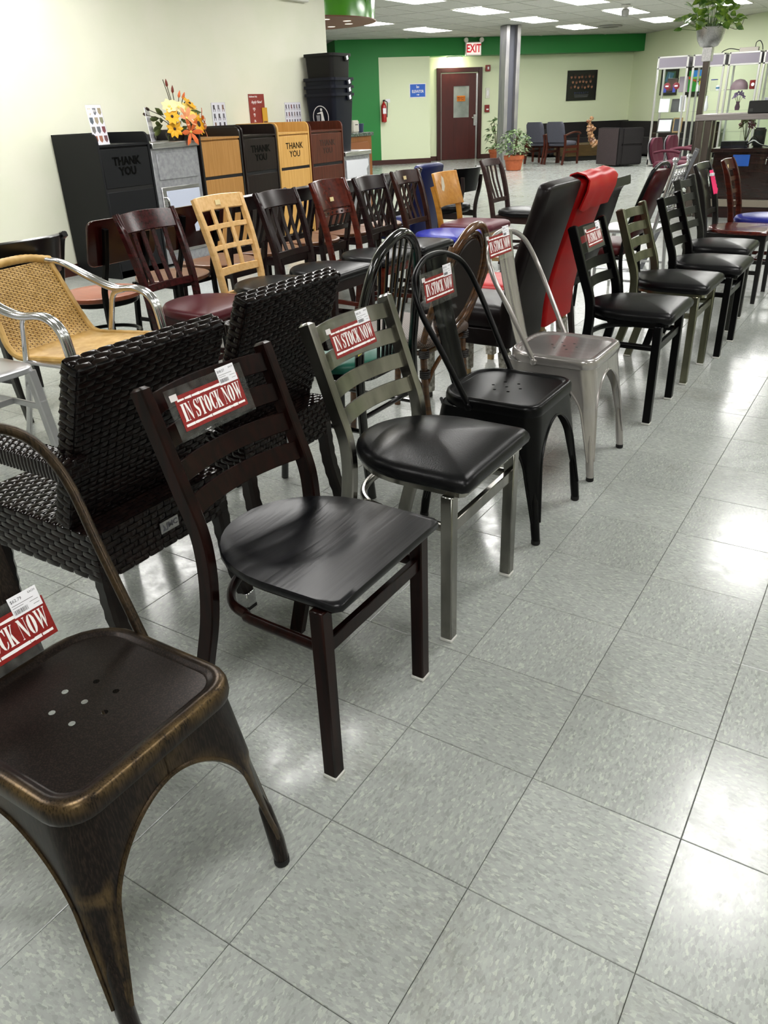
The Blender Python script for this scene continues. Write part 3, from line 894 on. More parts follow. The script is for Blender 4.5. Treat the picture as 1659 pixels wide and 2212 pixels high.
# ------------------------------------------------ stock sign hung on a chair back
GLY = {
    'I': [[(0, 0), (.5, 0), (.5, .04), (.42, .06), (.42, .94), (.5, .96), (.5, 1), (0, 1), (0, .96), (.08, .94), (.08, .06), (0, .04)]],
    'N': [[(0, 0), (.2, 0), (.2, .03), (.13, .05), (.13, .80), (.10, .86), (.10, .05), (0, .03)],
          [(0, 1), (.30, 1), (.74, .16), (.74, 0), (.70, 0), (.62, .03), (.05, .95), (0, .96)],
          [(.62, 1), (.84, 1), (.84, .97), (.76, .94), (.76, .14), (.72, .20), (.72, .94), (.62, .97)]],
    'T': [[(.22, 0), (.62, 0), (.62, .04), (.56, .06), (.56, 1), (.28, 1), (.28, .06), (.22, .04)],
          [(0, 1), (.24, 1), (.24, .96), (.12, .90), (.05, .72), (0, .72)], [(.60, 1), (.84, 1), (.84, .72), (.79, .72), (.72, .90), (.60, .96)]],
    'O': [[(.38, 0), (.20, .06), (.05, .25), (0, .5), (.05, .75), (.20, .94), (.38, 1), (.38, .95), (.32, .80), (.30, .5), (.32, .2), (.38, .05)],
          [(.46, 0), (.64, .06), (.79, .25), (.84, .5), (.79, .75), (.64, .94), (.46, 1), (.46, .95), (.52, .80), (.54, .5), (.52, .2), (.46, .05)]],
    'C': [[(.38, 0), (.20, .06), (.05, .25), (0, .5), (.05, .75), (.20, .94), (.38, 1), (.38, .95), (.32, .80), (.30, .5), (.32, .2), (.38, .05)],
          [(.46, 0), (.62, .05), (.74, .18), (.76, .34), (.70, .34), (.62, .16), (.46, .05)],
          [(.46, 1), (.60, .95), (.68, 1), (.74, 1), (.74, .64), (.69, .64), (.62, .84), (.46, .95)]],
    'K': [[(0, 0), (.42, 0), (.42, .03), (.34, .05), (.34, .95), (.42, .97), (.42, 1), (0, 1), (0, .97), (.08, .95), (.08, .05), (0, .03)],
          [(.37, .48), (.62, .95), (.56, .97), (.56, 1), (.78, 1), (.78, .97), (.70, .94), (.50, .58), (.80, .05), (.86, .03), (.86, 0), (.50, 0), (.50, .03), (.56, .06), (.37, .42)]],
    'S': [[(0, 0), (.05, 0), (.10, .06), (.30, 0), (.48, .03), (.62, .14), (.66, .29), (.62, .43), (.48, .54), (.28, .66), (.20, .78), (.24, .90), (.36, .96), (.34, 1), (.20, .97), (.06, .86), (.02, .72), (.06, .58), (.20, .46), (.38, .34), (.42, .22), (.38, .10), (.28, .05), (.14, .14), (.06, .34), (0, .34)],
          [(.40, 1), (.40, .95), (.52, .86), (.57, .70), (.62, .70), (.62, 1), (.57, 1), (.52, .95)]],
    'W': [[(0, 1), (.34, 1), (.34, .97), (.28, .95), (.46, .30), (.36, 0), (.32, 0), (.07, .95), (0, .97)],
          [(.46, .40), (.56, .80), (.52, .95), (.46, .97), (.46, 1), (.76, 1), (.76, .97), (.70, .95), (.86, .30), (.78, 0), (.73, 0), (.60, .62), (.50, .28)],
          [(.88, .40), (1.02, .95), (.92, .97), (.92, 1), (1.16, 1), (1.16, .97), (1.08, .95), (.90, .26)]],
}
ADV = {'I': .58, 'N': .92, 'T': .90, 'O': .92, 'C': .84, 'K': .92, 'S': .76, 'W': 1.2, ' ': .36}
def stencil(s, h, wx, x0, y0, z):
    mb = MB(); x = x0
    tot = sum(ADV[c_] for c_ in s)
    k = wx / tot
    for c_ in s:
        for poly in GLY.get(c_, []):
            mb.prism([(x + u * k, y0 + v * h) for u, v in poly], z, z + .0004)
        x += ADV[c_] * k
    return mb
PRICES = {}
def stock_sign(label, M, price=None, extra=True):
    """clear sleeve with a red card; local x right, y up, z to the viewer; M in world space"""
    t = thing('stock_sign', label, 'sign', (0, 0, 0), 0, 'red in stock now signs on chair backs')
    t.matrix_world = M
    W_, H_ = .222, .106
    MB().bb((-W_/2, -H_/2, 0), (W_/2, H_/2, .0007)).build('clear_sleeve', SLEEVE, t, smooth=False)
    w_, h_ = .186, .072
    MB().bb((-w_/2, -h_/2, .0010), (w_/2, h_/2, .0016)).build('red_card', REDCARD, t, smooth=False)
    stencil('IN STOCK NOW', .036, .172, -.0845, -.0180, .0017).build('lettering', WHITEPRINT, t, smooth=False, recalc=False)
    mb = MB(); rg = random.Random(11)
    for yy in (.0230, -.0290):
        x = -.087
        mb = MB()
        while x < .085:
            l = rg.uniform(.008, .03)
            x2 = min(x + l, .087)
            a, b = rg.uniform(0, .0014), rg.uniform(0, .0014)
            mb.prism([(x, yy + a), (x2, yy + b), (x2, yy + .006 - b), (x, yy + .006 - a)], .0017, .0021)
            x = x2 + rg.choice((0, 0, .0008, .002))
        mb.build('white_stripe', WHITEPRINT, t, smooth=False, recalc=False)
    if extra:
        cx, cy = .062, .040
        pt = MB().bb((cx - .027, cy - .018, .0024), (cx + .027, cy + .018, .0029)).build('price_sticker', WHITEPAPER, t, smooth=False)
        bc = MB(); x = cx - .024
        while x < cx + .002:
            wq = rg.choice((.0005, .001)); bc.bb((x, cy - .014, .003), (x + wq, cy - .006, .0032)); x += wq + rg.choice((.0006, .0011))
        bc.bb((cx - .024, cy + .0015, .003), (cx + .016, cy + .0023, .0032)).bb((cx - .024, cy - .0025, .003), (cx - .004, cy - .0018, .0032)).bb((cx + .007, cy - .0045, .003), (cx + .023, cy - .0038, .0032)).bb((cx + .012, cy - .011, .003), (cx + .023, cy - .0103, .0032))
        bc.build('barcode', GREYPRINT, pt, smooth=False, recalc=False)
        text_mb(price or '$48.57', .0078, 1.0, .0, .0001).xf(Matrix.Translation((cx - .0135, cy + .0095, .0031))).build('lettering', GREYPRINT, pt, smooth=False)
        text_mb('EACH', .0052, 1.0, .0, .0001).xf(Matrix.Translation((cx + .017, cy + .012, .0031))).build('lettering', GREYPRINT, pt, smooth=False)
    MB().bb((-.103, .028, .0022), (-.084, .041, .0026)).build('tape', mat('paper_tape', '#d8d2d2', 0.5), t, smooth=False)
    return t
# ------------------------------------------------ woven panels: every visible float of the weave is a small bulged strip
def weave(mb, O, U, V, lu, lv, fl=.050, fh=.0150, gap=.0012, bulge=.0055, pair=False, edge=0.0):
    """cover the rectangle O + u*U + v*V (unit vectors) with brick-bonded floats running along U"""
    O, U, V = Vector(O), Vector(U).normalized(), Vector(V).normalized(); Nn = U.cross(V).normalized()
    rows = max(1, int(round(lv / fh))); hh = lv / rows; cols = max(1, int(round(lu / fl))); ll = lu / cols
    for r in range(rows):
        off = (r % 2) * ll / 2
        for c_ in range(-1, cols + 1):
            u0 = c_ * ll + off + gap; u1 = u0 + ll - 2 * gap
            u0 = max(u0, 0); u1 = min(u1, lu)
            if u1 - u0 < .005: continue
            v0 = r * hh + gap * .5; v1 = (r + 1) * hh - gap * .5
            vs = []
            for uu, bb in ((u0, 0.1), (u0 + (u1-u0)*.16, .85), (u0 + (u1-u0)*.84, .85), (u1, 0.1)):
                for vv, cc in ((v0, 0), ((v0+v1)/2, 1), (v1, 0)):
                    vs.append(O + U*uu + V*vv + Nn * (bulge * (bb * (.55 + .45*cc) + .15*cc)))
            fs = [(3*i + j, 3*(i+1) + j, 3*(i+1) + j + 1, 3*i + j + 1) for i in range(3) for j in range(2)]
            mb.add(vs, fs)
    return mb
WICKER = mat('espresso_resin_wicker', '#0b0606', 0.17, c2='#160d0b', nscale=(30, 30, 30), spec=.34)
WICKERCORE = mat('wicker_core', '#030202', 0.6)
def wicker_chair(label, loc, rz):
    t = thing('wicker_armchair', label, 'chair', loc, rz, 'dark resin wicker armchairs')
    # seat block
    xb, xf, hw, z0, z1 = -.22, .25, .215, .30, .425
    core = MB().bb((xb + .004, -hw + .004, z0), (xf - .004, hw - .004, z1 - .002))
    core.build('seat_core', WICKERCORE, t)
    mb = MB()
    weave(mb, (xb, hw, z1 - .002), (0, -1, 0), (1, 0, 0), 2*hw, xf - xb)           # top
    weave(mb, (xb, hw, z0), (0, -1, 0), (0, 0, 1), 2*hw, z1 - z0)                  # rear apron
    weave(mb, (xb, -hw, z0), (1, 0, 0), (0, 0, 1), xf - xb, z1 - z0)               # sides
    weave(mb, (xf, hw, z0), (-1, 0, 0), (0, 0, 1), xf - xb, z1 - z0)
    weave(mb, (xf, -hw, z0), (0, 1, 0), (0, 0, 1), 2*hw, z1 - z0)
    mb.build('seat_weave', WICKER, t, recalc=False, ang=75, kind='stuff')
    # back panel, leaning back over the rear edge
    b0 = Vector((xb + .080, 0, z1 + .0)); b1 = Vector((xb - .078, 0, .825)); d = (b1 - b0); L_ = d.length; d.normalize()
    nn = Vector((d.z, 0, -d.x)); th = .046
    core = MB()
    q = [b0 + Vector((0, s*(hw - .008), 0)) for s in (-1, 1)]
    core.loft([[b0 + Vector((0, -hw + .005, 0)) , b0 + Vector((0, hw - .005, 0)), b0 + Vector((0, hw - .005, 0)) + nn*th, b0 + Vector((0, -hw + .005, 0)) + nn*th],
               [b1 + Vector((0, -hw + .005, 0)) - d*.004, b1 + Vector((0, hw - .005, 0)) - d*.004, b1 + Vector((0, hw - .005, 0)) + nn*th - d*.004, b1 + Vector((0, -hw + .005, 0)) + nn*th - d*.004]])
    core.build('backrest_core', WICKERCORE, t)
    mb = MB()
    weave(mb, b0 + Vector((0, hw, 0)), (0, -1, 0), d, 2*hw, L_)          # rear face
    weave(mb, b0 + Vector((0, -hw, 0)) + nn*th, (0, 1, 0), d, 2*hw, L_)  # front face
    weave(mb, b0 + Vector((0, -hw, 0)), nn, d, th, L_, fl=.046, fh=.016, bulge=.007)
    weave(mb, b0 + Vector((0, hw, 0)) + nn*th, -nn, d, th, L_, fl=.046, fh=.016, bulge=.007)
    weave(mb, b1 + Vector((0, hw, 0)), (0, -1, 0), nn, 2*hw, th, fl=.045, fh=.0153, bulge=.008)
    mb.build('backrest_weave', WICKER, t, recalc=False, ang=75, kind='stuff')
    # legs: the rear ones sweep out behind, aluminium tips
    for s in (-1, 1):
        for front in (0, 1):
            if front: p = [(xf - .03, s * .19, z0 + .02), (xf - .02, s*.195, .16), (xf - .01, s*.20, .055)]
            else: p = [(xb + .02, s * .195, z0 + .05), (xb + .005, s*.198, .2), (xb - .035, s*.203, .055)]
            pp = smoothpath(p, 7)
            lg = MB().sweep(pp, CH(.040, .044, .008), (1, 0, 0), scales=[1.08 if i % 2 else .97 for i in range(len(pp))])
            lo = lg.build('leg', WICKER, t)
            e = pp[-1]
            MB().bb((e.x - .020, e.y - .019, .010), (e.x + .020, e.y + .019, .056)).build('leg_tip', ALU, lo, bev=.002)
            MB().bb((e.x - .020, e.y - .019, 0), (e.x + .020, e.y + .019, .010)).build('glide', RUBBER, lo)
    # arms
    for s in (-1, 1):
        y0, y1 = sorted((s * .195, s * .262)); za, zb = .585, .625
        am = MB().bb((xb - .02, y0 + .003, za), (xf - .02, y1 - .003, zb - .003)); ao = am.build('armrest', WICKERCORE, t)
        mb = MB()
        weave(mb, (xf - .02, y0, zb - .003), (0, 1, 0), (-1, 0, 0), y1 - y0, xf - xb, fl=.034, fh=.011, bulge=.005)
        weave(mb, (xb - .02, y0, za), (1, 0, 0), (0, 0, 1), xf - xb, zb - za, fl=.012, fh=.04, bulge=.003)
        weave(mb, (xf - .02, y1, za), (-1, 0, 0), (0, 0, 1), xf - xb, zb - za, fl=.012, fh=.04, bulge=.003)
        weave(mb, (xb - .02, y1, za), (0, -1, 0), (0, 0, 1), y1 - y0, zb - za, fl=.034, fh=.013, bulge=.003)
        mb.build('armrest_weave', WICKER, ao, recalc=False, ang=75, kind='stuff')
        MB().bar((xf - .05, s*.225, z1 - .05), (xf - .05, s*.228, za), .036, .036, (1, 0, 0)).build('arm_post', WICKER, t, bev=.006)
    # maker's plate on the rear apron
    pl = MB().bb((xb - .0085, -.03, .345), (xb - .006, .03, .375)).build('maker_plate', BRUSHED, t)
    text_mb('JMC', .021, 1.0, .0004).xf(frame_mat((xb - .0090, -.008, .361), (0, -1, 0), (0, 0, 1))).build('lettering', GREYPRINT, pl, smooth=False)
    MB().prism([(.012, .350), (.016, .362), (.022, .370), (.020, .358), (.024, .350)], xb - .0090, xb - .0086, lambda u, v, q: (q, u, v)).build('emblem', GREYPRINT, pl, smooth=False)
    return t

def seat_pad(t, ol, z0, z1, m, crown=.02, name='seat'):
    return MB().pad(ol, z0, z1, crown).build(name, m, t, ang=80)
def leg4(t, m, xf, xb, yw, z, w=.036, splay=.0, zf=None, bsplay=.04):
    for s in (-1, 1):
        MB().sweep([(xf + splay, s * (yw + splay), 0), (xf, s * yw, z)], CH(w, w), (1, 0, 0), scales=[.8, 1]).build('leg', m, t)
        MB().sweep([(xb - bsplay, s * (yw - .01), 0), (xb, s * (yw - .01), z)], CH(w, w), (1, 0, 0), scales=[.8, 1]).build('leg', m, t)

def wood_chair(label, loc, m, seatm, rz=0, style='slat', slats=5, hgt=.88, w=.37, crest=.085, seat='vinyl', group='wooden dining chairs', zs=.445, tagm=None, apron=True, bow_=.030):
    """wooden dining chair: style slat, panel, honey, lattice, ladder or solid"""
    t = thing('wooden_chair', label, 'chair', loc, rz, group)
    hw = w / 2
    bp = [(-.235, 0), (-.20, .18), (-.185, .36), (-.188, .47), (-.215, .62), (-.262, .78), (-.30, hgt)]
    def bx(z):
        for (a, za), (b, zb) in zip(bp, bp[1:]):
            if za <= z <= zb: return a + (b - a) * (z - za) / (zb - za)
        return bp[-1][0]
    top = hgt if style in ('slat', 'ladder', 'solid') else hgt - .005
    fan = .018
    yy = lambda z: hw - .02 - (.0 if z > zs else .015) + fan * max(0, (z - zs)) / (hgt - zs) - .012
    for s in (-1, 1):
        pts = smoothpath([(x, s * yy(z), min(z, top)) for x, z in bp], 4)
        n = len(pts)
        sc_ = [(.85 if i < 4 else 1.0, (1.0 if i < n - 5 else 1.0 - .35 * (i - n + 6) / 5)) for i in range(n)]
        if style == 'honey':
            pts = [p for p in pts if p.z < hgt - .06]; sc_ = sc_[:len(pts)]
        MB().sweep(pts, CH(.027, .040, .006), (1, 0, 0), scales=sc_).build('back_post', m, t)
        MB().sweep([(.205, s * (hw + .005), 0), (.20, s * (hw - .005), zs - .01)], CH(.036, .036), (1, 0, 0), scales=[.75, 1]).build('leg', m, t)
    def board(zc, hh, th=.018, bow=.028, yo=None, name='crest_rail', topcurve=0.0, bev=.003):
        y = yo or (yy(zc) + .002)
        x = bx(zc); lean = (bx(min(zc + .03, hgt)) - bx(zc - .03)) / .06
        up = Vector((lean, 0, 1)).normalized()
        n = 12; rings = []
        for j in range(n + 1):
            u = -1 + 2 * j / n
            c0 = Vector((x - bow * (1 - u*u), u * y, zc)); hz_ = hh / 2 + topcurve * (1 - u*u)
            a = Vector((1, 0, -lean)).normalized() * th / 2
            rings.append([c0 - up * hh/2 - a, c0 - up * hh/2 + a, c0 + up * hz_ + a, c0 + up * hz_ - a])
        return MB().loft(rings).build(name, m, t, bev=bev)
    zl = zs + .105
    if style == 'slat':
        board(hgt - crest/2 - .004, crest, .024, .030, topcurve=.008)
        board(zl, .035, .02, .018, name='lower_rail')
        for k in range(slats):
            u = -1 + 2 * (k + 1) / (slats + 1)
            z0, z1 = zl + .01, hgt - crest
            pts = []
            for i in range(7):
                z = z0 + (z1 - z0) * i / 6
                pts.append((bx(z) - (.018 + .012 * i / 6) * (1 - u*u) - .012 * math.sin(PI * i / 6), u * (yy(z) - .005), z))
            MB().sweep(pts, CH(.026, .009, .002), (1, 0, 0)).build('back_slat', m, t)
    elif style == 'lattice':
        board(hgt - .035, .07, .022, .028, topcurve=.004)
        board(zl - .01, .04, .018, .018, name='lower_rail')
        for f in (.36, .70):
            board(zl + (hgt - .06 - zl) * f, .026, .014, .022, name='cross_rail', bev=.002)
        for u in (-.33, .33):
            pts = []
            for i in range(7):
                z = zl + (hgt - .06 - zl) * i / 6
                pts.append((bx(z) - .020 * (1 - u*u), u * (yy(z) - .005), z))
            MB().sweep(pts, CH(.024, .013, .002), (1, 0, 0)).build('back_slat', m, t)
    elif style == 'panel':
        board(hgt - .085, .17, .022, bow_, topcurve=.006)
        o = board(hgt - .185, .035, .012, bow_ - .004, name='carved_rail')
        for k in range(6):
            u = -.75 + k * .3; z = hgt - .185
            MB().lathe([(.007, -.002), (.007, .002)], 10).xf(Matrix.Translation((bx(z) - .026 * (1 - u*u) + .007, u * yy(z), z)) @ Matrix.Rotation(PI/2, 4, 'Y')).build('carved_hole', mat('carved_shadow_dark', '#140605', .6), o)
    elif style == 'honey':
        zc = hgt - .115
        x = bx(zc) + .02; lean = (bx(zc + .05) - bx(zc - .05)) / .1
        mb = MB(); n = 12; rings = []
        for j in range(n + 1):
            u = -1 + 2 * j / n
            cpt = Vector((x - .035 * (1 - u*u) + .012, u * (hw - .0), 0)); a = .009
            rings.append([(cpt.x - lean*-.115*-1 - a + .0, cpt.y, zc - .115), (cpt.x - lean*.115 + a, cpt.y, zc - .115), (cpt.x + lean*.115 + a, cpt.y, zc + .115), (cpt.x + lean*.115 - a, cpt.y, zc + .115)])
        mb.loft(rings).build('back_panel', m, t, bev=.003)
    elif style == 'ladder':
        board(hgt - .04, .08, .02, .028, topcurve=.004)
        for k in range(3):
            board(hgt - .135 - k * .085, .032, .012, .026, name='back_slat', bev=.002)
    elif style == 'solid':
        board(hgt - .02, .05, .022, .026)
        for s_ in (-1, 1): pass
        zc = (zl + hgt - .04) / 2
        for u in (-.62, .62):
            pass
        pts = [(bx(z) - .02, 0, z) for z in np.linspace(zl, hgt - .04, 8)]
        MB().sweep(pts, CH(.24, .014, .003), (1, 0, 0)).build('back_panel', m, t)
        board(zl, .035, .02, .018, name='lower_rail')
    # apron, stretchers, seat
    z = zs - .03
    if apron:
        a = MB().bar((.20, -hw + .02, z), (.20, hw - .02, z), .02, .055)
        for s in (-1, 1): a.bar((-.18, s * (hw - .04), z), (.20, s * (hw - .01), z), .02, .055)
        a.bar((-.185, -hw + .04, z), (-.185, hw - .04, z), .02, .055)
        a.build('apron', m, t, bev=.002)
    for s in (-1, 1):
        MB().bar((-.19, s * (hw - .042), .2), (.20, s * (hw - .002), .2), .016, .026).build('stretcher', m, t, bev=.002)
    MB().bar((.01, -hw + .02, .2), (.01, hw - .02, .2), .016, .026).build('stretcher', m, t, bev=.002)
    if seat == 'vinyl':
        ol = dshape(.235, -.19, w + .06, w + .05)
        seat_pad(t, ol, zs - .004, zs + .042, seatm, .018)
    elif seat == 'square':
        seat_pad(t, rrect(.43, w + .06, .07, 6, .02, 0), zs - .004, zs + .05, seatm, .008)
    else:
        ol = dshape(.225, -.19, w + .05, w + .05)
        mb = MB(); cx = .02
        rings = [[(cx + (x-cx)*.97, y*.97, zs - .004) for x, y in ol], [(x, y, zs + .004) for x, y in ol], [(x, y, zs + .016) for x, y in ol]]
        for q in (.97, .85, .6, .3, .05): rings.append([(cx + (x-cx)*q, y*q, zs + .021 - .008 * (1 - q)) for x, y in ol])
        mb.loft(rings).build('seat', seatm, t, ang=50)
    if tagm:
        zt = hgt - crest * .55
        MB().box((bx(zt) - .014 + .003, .0, zt), (.002, .036, .024), (0, -.2, 0)).build('paper_label', tagm, t)
    return t

def stretch(t, m, x0, x1, y, z):
    for s in (-1, 1): MB().bar((x0, s*y, z), (x1, s*y, z), .012, .022).build('stretcher', m, t, bev=.002)

GREENV = vinyl('hunter_green_vinyl', '#1f5a4b', .34)
def windsor(label, loc, rz):
    t = thing('hoop_back_metal_chair', label, 'chair', loc, rz)
    m = BLACKGLOSS
    hp = [(-.20, -.19, 0), (-.175, -.185, .22), (-.165, -.18, .44), (-.175, -.182, .58), (-.195, -.17, .72), (-.22, -.115, .845), (-.235, 0, .90)]
    hp += [(x, -y, z) for x, y, z in hp[-2::-1]]
    pa = smoothpath(hp, 6)
    MB().sweep(pa, [(.017*math.cos(a*PI/5), .017*math.sin(a*PI/5)) for a in range(10)], (1, 0.001, 0)).build('back_hoop', m, t)
    for u in (-.72, -.40, -.13, .13, .40, .72):
        top = None
        y1 = u * .150; z1 = .90 - .105 * (abs(y1) / .15) ** 2.2
        MB().tube([(-.165, u * .085, .45), (-.185, u*.11, .62), (-.228 + .015*abs(u), y1, z1)], .0062, 8).build('spindle', m, t)
    for s in (-1, 1):
        MB().tube([(.20, s*.20, 0), (.17, s*.175, .44)], .014, 10).build('leg', m, t)
        MB().tube([(-.17, s*.182, .25), (.185, s*.187, .25)], .009, 8).build('stretcher', m, t)
    MB().tube([(-.17, -.181, .30), (-.17, .181, .30)], .009, 8).build('stretcher', m, t)
    MB().prism(rrect(.36, .36, .08, 5), .425, .44).build('seat_frame', m, t)
    MB().pad(dshape(.22, -.185, .40, .41), .44, .482, .02).build('seat', GREENV, t, ang=80)
    # manila tag tied to the hoop
    return t

RATTAN = mat('brown_rattan', '#3a2312', 0.22, c2='#5b3a1c', nscale=(8, 8, 60), coat=.5)
BIND = mat('dark_binding', '#140d09', 0.5)
WEAVEBACK = mat('dark_woven_back', '#17100c', 0.55, c2='#241a14', nscale=(300, 300, 300))
def taupe():
    m, N, L, b = new_mat('taupe_woven_sling')
    tc = N.new('ShaderNodeTexCoord'); ck = N.new('ShaderNodeTexChecker'); ck.inputs['Scale'].default_value = 170
    ck.inputs['Color1'].default_value = (*lin('#66564b'), 1); ck.inputs['Color2'].default_value = (*lin('#261c17'), 1)
    L.new(tc.outputs['Object'], ck.inputs['Vector']); L.new(ck.outputs[0], b.inputs['Base Color']); b.inputs['Roughness'].default_value = .5
    return m
def rattan_chair(label, loc, rz):
    t = thing('oval_back_rattan_chair', label, 'chair', loc, rz)
    m = RATTAN; cz, ry, rzz = .645, .178, .215
    def lean(z): return -.185 - .12 * (z - .44) / .42
    for k, (o, r) in enumerate(((0, .0155), (.030, .010), (.045, .007))):
        pts = [(lean(cz + (rzz-o) * math.sin(a)) + (.004*k), (ry - o) * math.cos(a), cz + (rzz - o) * math.sin(a)) for a in np.linspace(0, 2*PI, 33)[:-1]]
        MB().tube(pts, r, 10, closed=True).build('back_ring', m, t)
    a_ = np.linspace(0, 2*PI, 33)[:-1]
    ring = lambda q, dx: [(lean(cz + q*(rzz-.05) * math.sin(a)) + dx, q*(ry-.05) * math.cos(a), cz + q*(rzz-.05) * math.sin(a)) for a in a_]
    MB().loft([ring(.98, -.006), ring(1.0, 0), ring(.98, .006)]).build('back_panel', WEAVEBACK, t)
    for s in (-1, 1):
        p = smoothpath([(lean(.80) + .004, s*.155, .80), (lean(.66)-.004, s*.197, .66), (lean(.5)+.01, s*.19, .5), (-.165, s*.175, .40), (-.175, s*.172, .2), (-.21, s*.175, 0)], 5)
        MB().tube(p, .0145, 10).build('back_leg', m, t)
        MB().tube([(.19, s*.19, 0), (.165, s*.18, .43)], .0155, 10).build('leg', m, t)
        for (x, y, z) in ((-.168, s*.175, .385), (-.17, s*.172, .30), (.165, s*.18, .385), (.172, s*.183, .26)):
            b = MB()
            for q in range(4): b.tube([(x + .019*math.cos(a), y + .019*math.sin(a), z - .012 + q*.008) for a in np.linspace(0, 2*PI, 13)[:-1]], .0045, 6, closed=True)
            b.build('binding', BIND, t)
        MB().tube([(-.168, s*.174, .385), (.165, s*.18, .385)], .011, 8).build('rail', m, t)
        MB().tube(smoothpath([(-.171, s*.172, .22), (-.10, s*.173, .30), (.0, s*.176, .345), (.10, s*.18, .30), (.175, s*.184, .22)], 4), .009, 8).build('curved_brace', m, t)
    for x in (-.168, .165):
        MB().tube([(x, -.18, .385), (x, .18, .385)], .011, 8).build('rail', m, t)
        MB().tube(smoothpath([(x, -.178, .22), (x, -.10, .30), (x, 0, .345), (x, .10, .30), (x, .178, .22)], 4), .009, 8).build('curved_brace', m, t)
    MB().pad(rrect(.40, .41, .06, 5), .405, .448, .006).build('seat', taupe(), t, ang=80)
    return t

def parsons(label, loc, m, rz, hgt=.975, cover=False, group='tall upholstered side chairs', legm=None, w=.40, curve=0.0, lean=.14, name='upholstered_chair', legwrap=False):
    t = thing(name, label, 'chair', loc, rz, group)
    legm = legm or mat('dark_leg_wood', '#1c100c', .4)
    hw = w / 2
    p = [(-.185, .30), (-.20, .46), (-.20 - lean * .35, .66), (-.20 - lean, hgt)]
    pts = smoothpath([(x, 0, z) for x, z in p], 6)
    rings = []
    n = len(pts); th = .075
    for i, q in enumerate(pts):
        d = (pts[min(i+1, n-1)] - pts[max(i-1, 0)]).normalized(); nn = Vector((d.z, 0, -d.x))
        tt = th * (1 - .25 * i / n)
        row = []
        for (a, b) in rrect(w, tt, min(.022, tt*.4), 4):
            u = a / hw
            row.append(q + Vector((0, a, 0)) + nn * (b + curve * u * u))
        rings.append(row)
    d = (pts[-1] - pts[-2]).normalized()
    for k, up in ((.96, .012), (.86, .020), (.6, .024)):
        base = rings[n - 1]; c_ = sum((Vector(v) for v in base), Vector()) / len(base)
        rings.append([c_ + (Vector(v) - c_) * k + d * up for v in base])
    bo = MB().loft(rings).build('backrest', m, t, ang=70)
    if cover:   # loose flap folded over the top
        q = pts[-1] + d * .012
        nn = Vector((d.z, 0, -d.x))
        fl_ = MB()
        sec = []
        prof = [(-.052, -.115), (-.058, -.03), (-.050, .015), (-.020, .032), (.022, .030), (.050, .010), (.056, -.04), (.050, -.10)]
        inn = [(a * .86, b - .006 if abs(a) < .04 else b) for a, b in prof[::-1]]
        rr = []
        for j in range(9):
            yv = -hw - .012 + (w + .024) * j / 8
            k = 1 + .03 * math.sin(j * 2.1)
            rr.append([q + Vector((0, yv, 0)) + nn * (a * k) + d * (b * k + .004*math.sin(j*1.7)) for a, b in prof + inn])
        fl_.loft(rr).build('folded_flap', m, bo, ang=60)
    ol = rrect(.46, w, .03, 4, .025, 0)
    MB().pad(ol, .375, .468, .012).build('seat', m, t, ang=70)
    MB().prism(rrect(.44, w - .01, .02, 3, .02, 0), .30, .376).build('seat_rail', m, t, bev=.004)
    wrap = mat('plastic_wrap', '#b9b6ac', .25, c2='#6d6a60', nscale=(60, 60, 60))
    for s in (-1, 1):
        lo = MB().sweep([(.21, s*(hw - .04), 0), (.21, s*(hw - .04), .302)], CH(.04, .04), (1, 0, 0), scales=[.75, 1]).build('leg', legm, t)
        l2 = MB().sweep([(-.23, s*(hw - .04), 0), (-.18, s*(hw - .04), .302)], CH(.04, .04), (1, 0, 0), scales=[.8, 1]).build('leg', legm, t)
        if legwrap:
            MB().sweep([(-.215, s*(hw - .04), .03), (-.185, s*(hw - .04), .27)], CH(.052, .052, .01), (1, 0, 0)).build('leg_wrap', wrap, l2)
            MB().sweep([(.21, s*(hw - .04), .03), (.21, s*(hw - .04), .27)], CH(.052, .052, .01), (1, 0, 0)).build('leg_wrap', wrap, lo)
    return t

def banquet(label, loc, m, framem, rz):
    t = thing('stacking_banquet_chair', label, 'chair', loc, rz)
    P = [(-.25, 0), (-.21, .25), (-.19, .42), (-.22, .60), (-.31, .86)]
    for s in (-1, 1):
        MB().tube(smoothpath([(x, s*.19, z) for x, z in P] + [(-.325, s*.15, .905), (-.33, s*.06, .925)], 5), .012, 10).build('back_tube', framem, t)
        MB().tube(smoothpath([(.22, s*.20, 0), (.19, s*.19, .36), (.15, s*.18, .415), (-.18, s*.18, .405)], 5), .012, 10).build('leg', framem, t)
    MB().tube([(-.33, -.065, .925), (-.33, .065, .925)], .012, 10).build('handle_bar', framem, t)
    rings = []
    for i in range(13):
        u = i / 12; z = .52 + .37 * u; x = -.205 - .12 * u
        hw = .175 * (1 - .28 * max(0, (u - .75) / .25) ** 2)
        rings.append([Vector((x + .028*b*1.0, hw*a, z)) for a, b in ((-1, -.4), (-.85, -1), (.85, -1), (1, -.4), (1, .4), (.8, 1), (-.8, 1), (-1, .4))])
    MB().loft(rings).build('backrest', m, t, ang=70)
    MB().pad(rrect(.42, .42, .08, 5, .01, 0), .415, .475, .02).build('seat', m, t, ang=80)
    return t

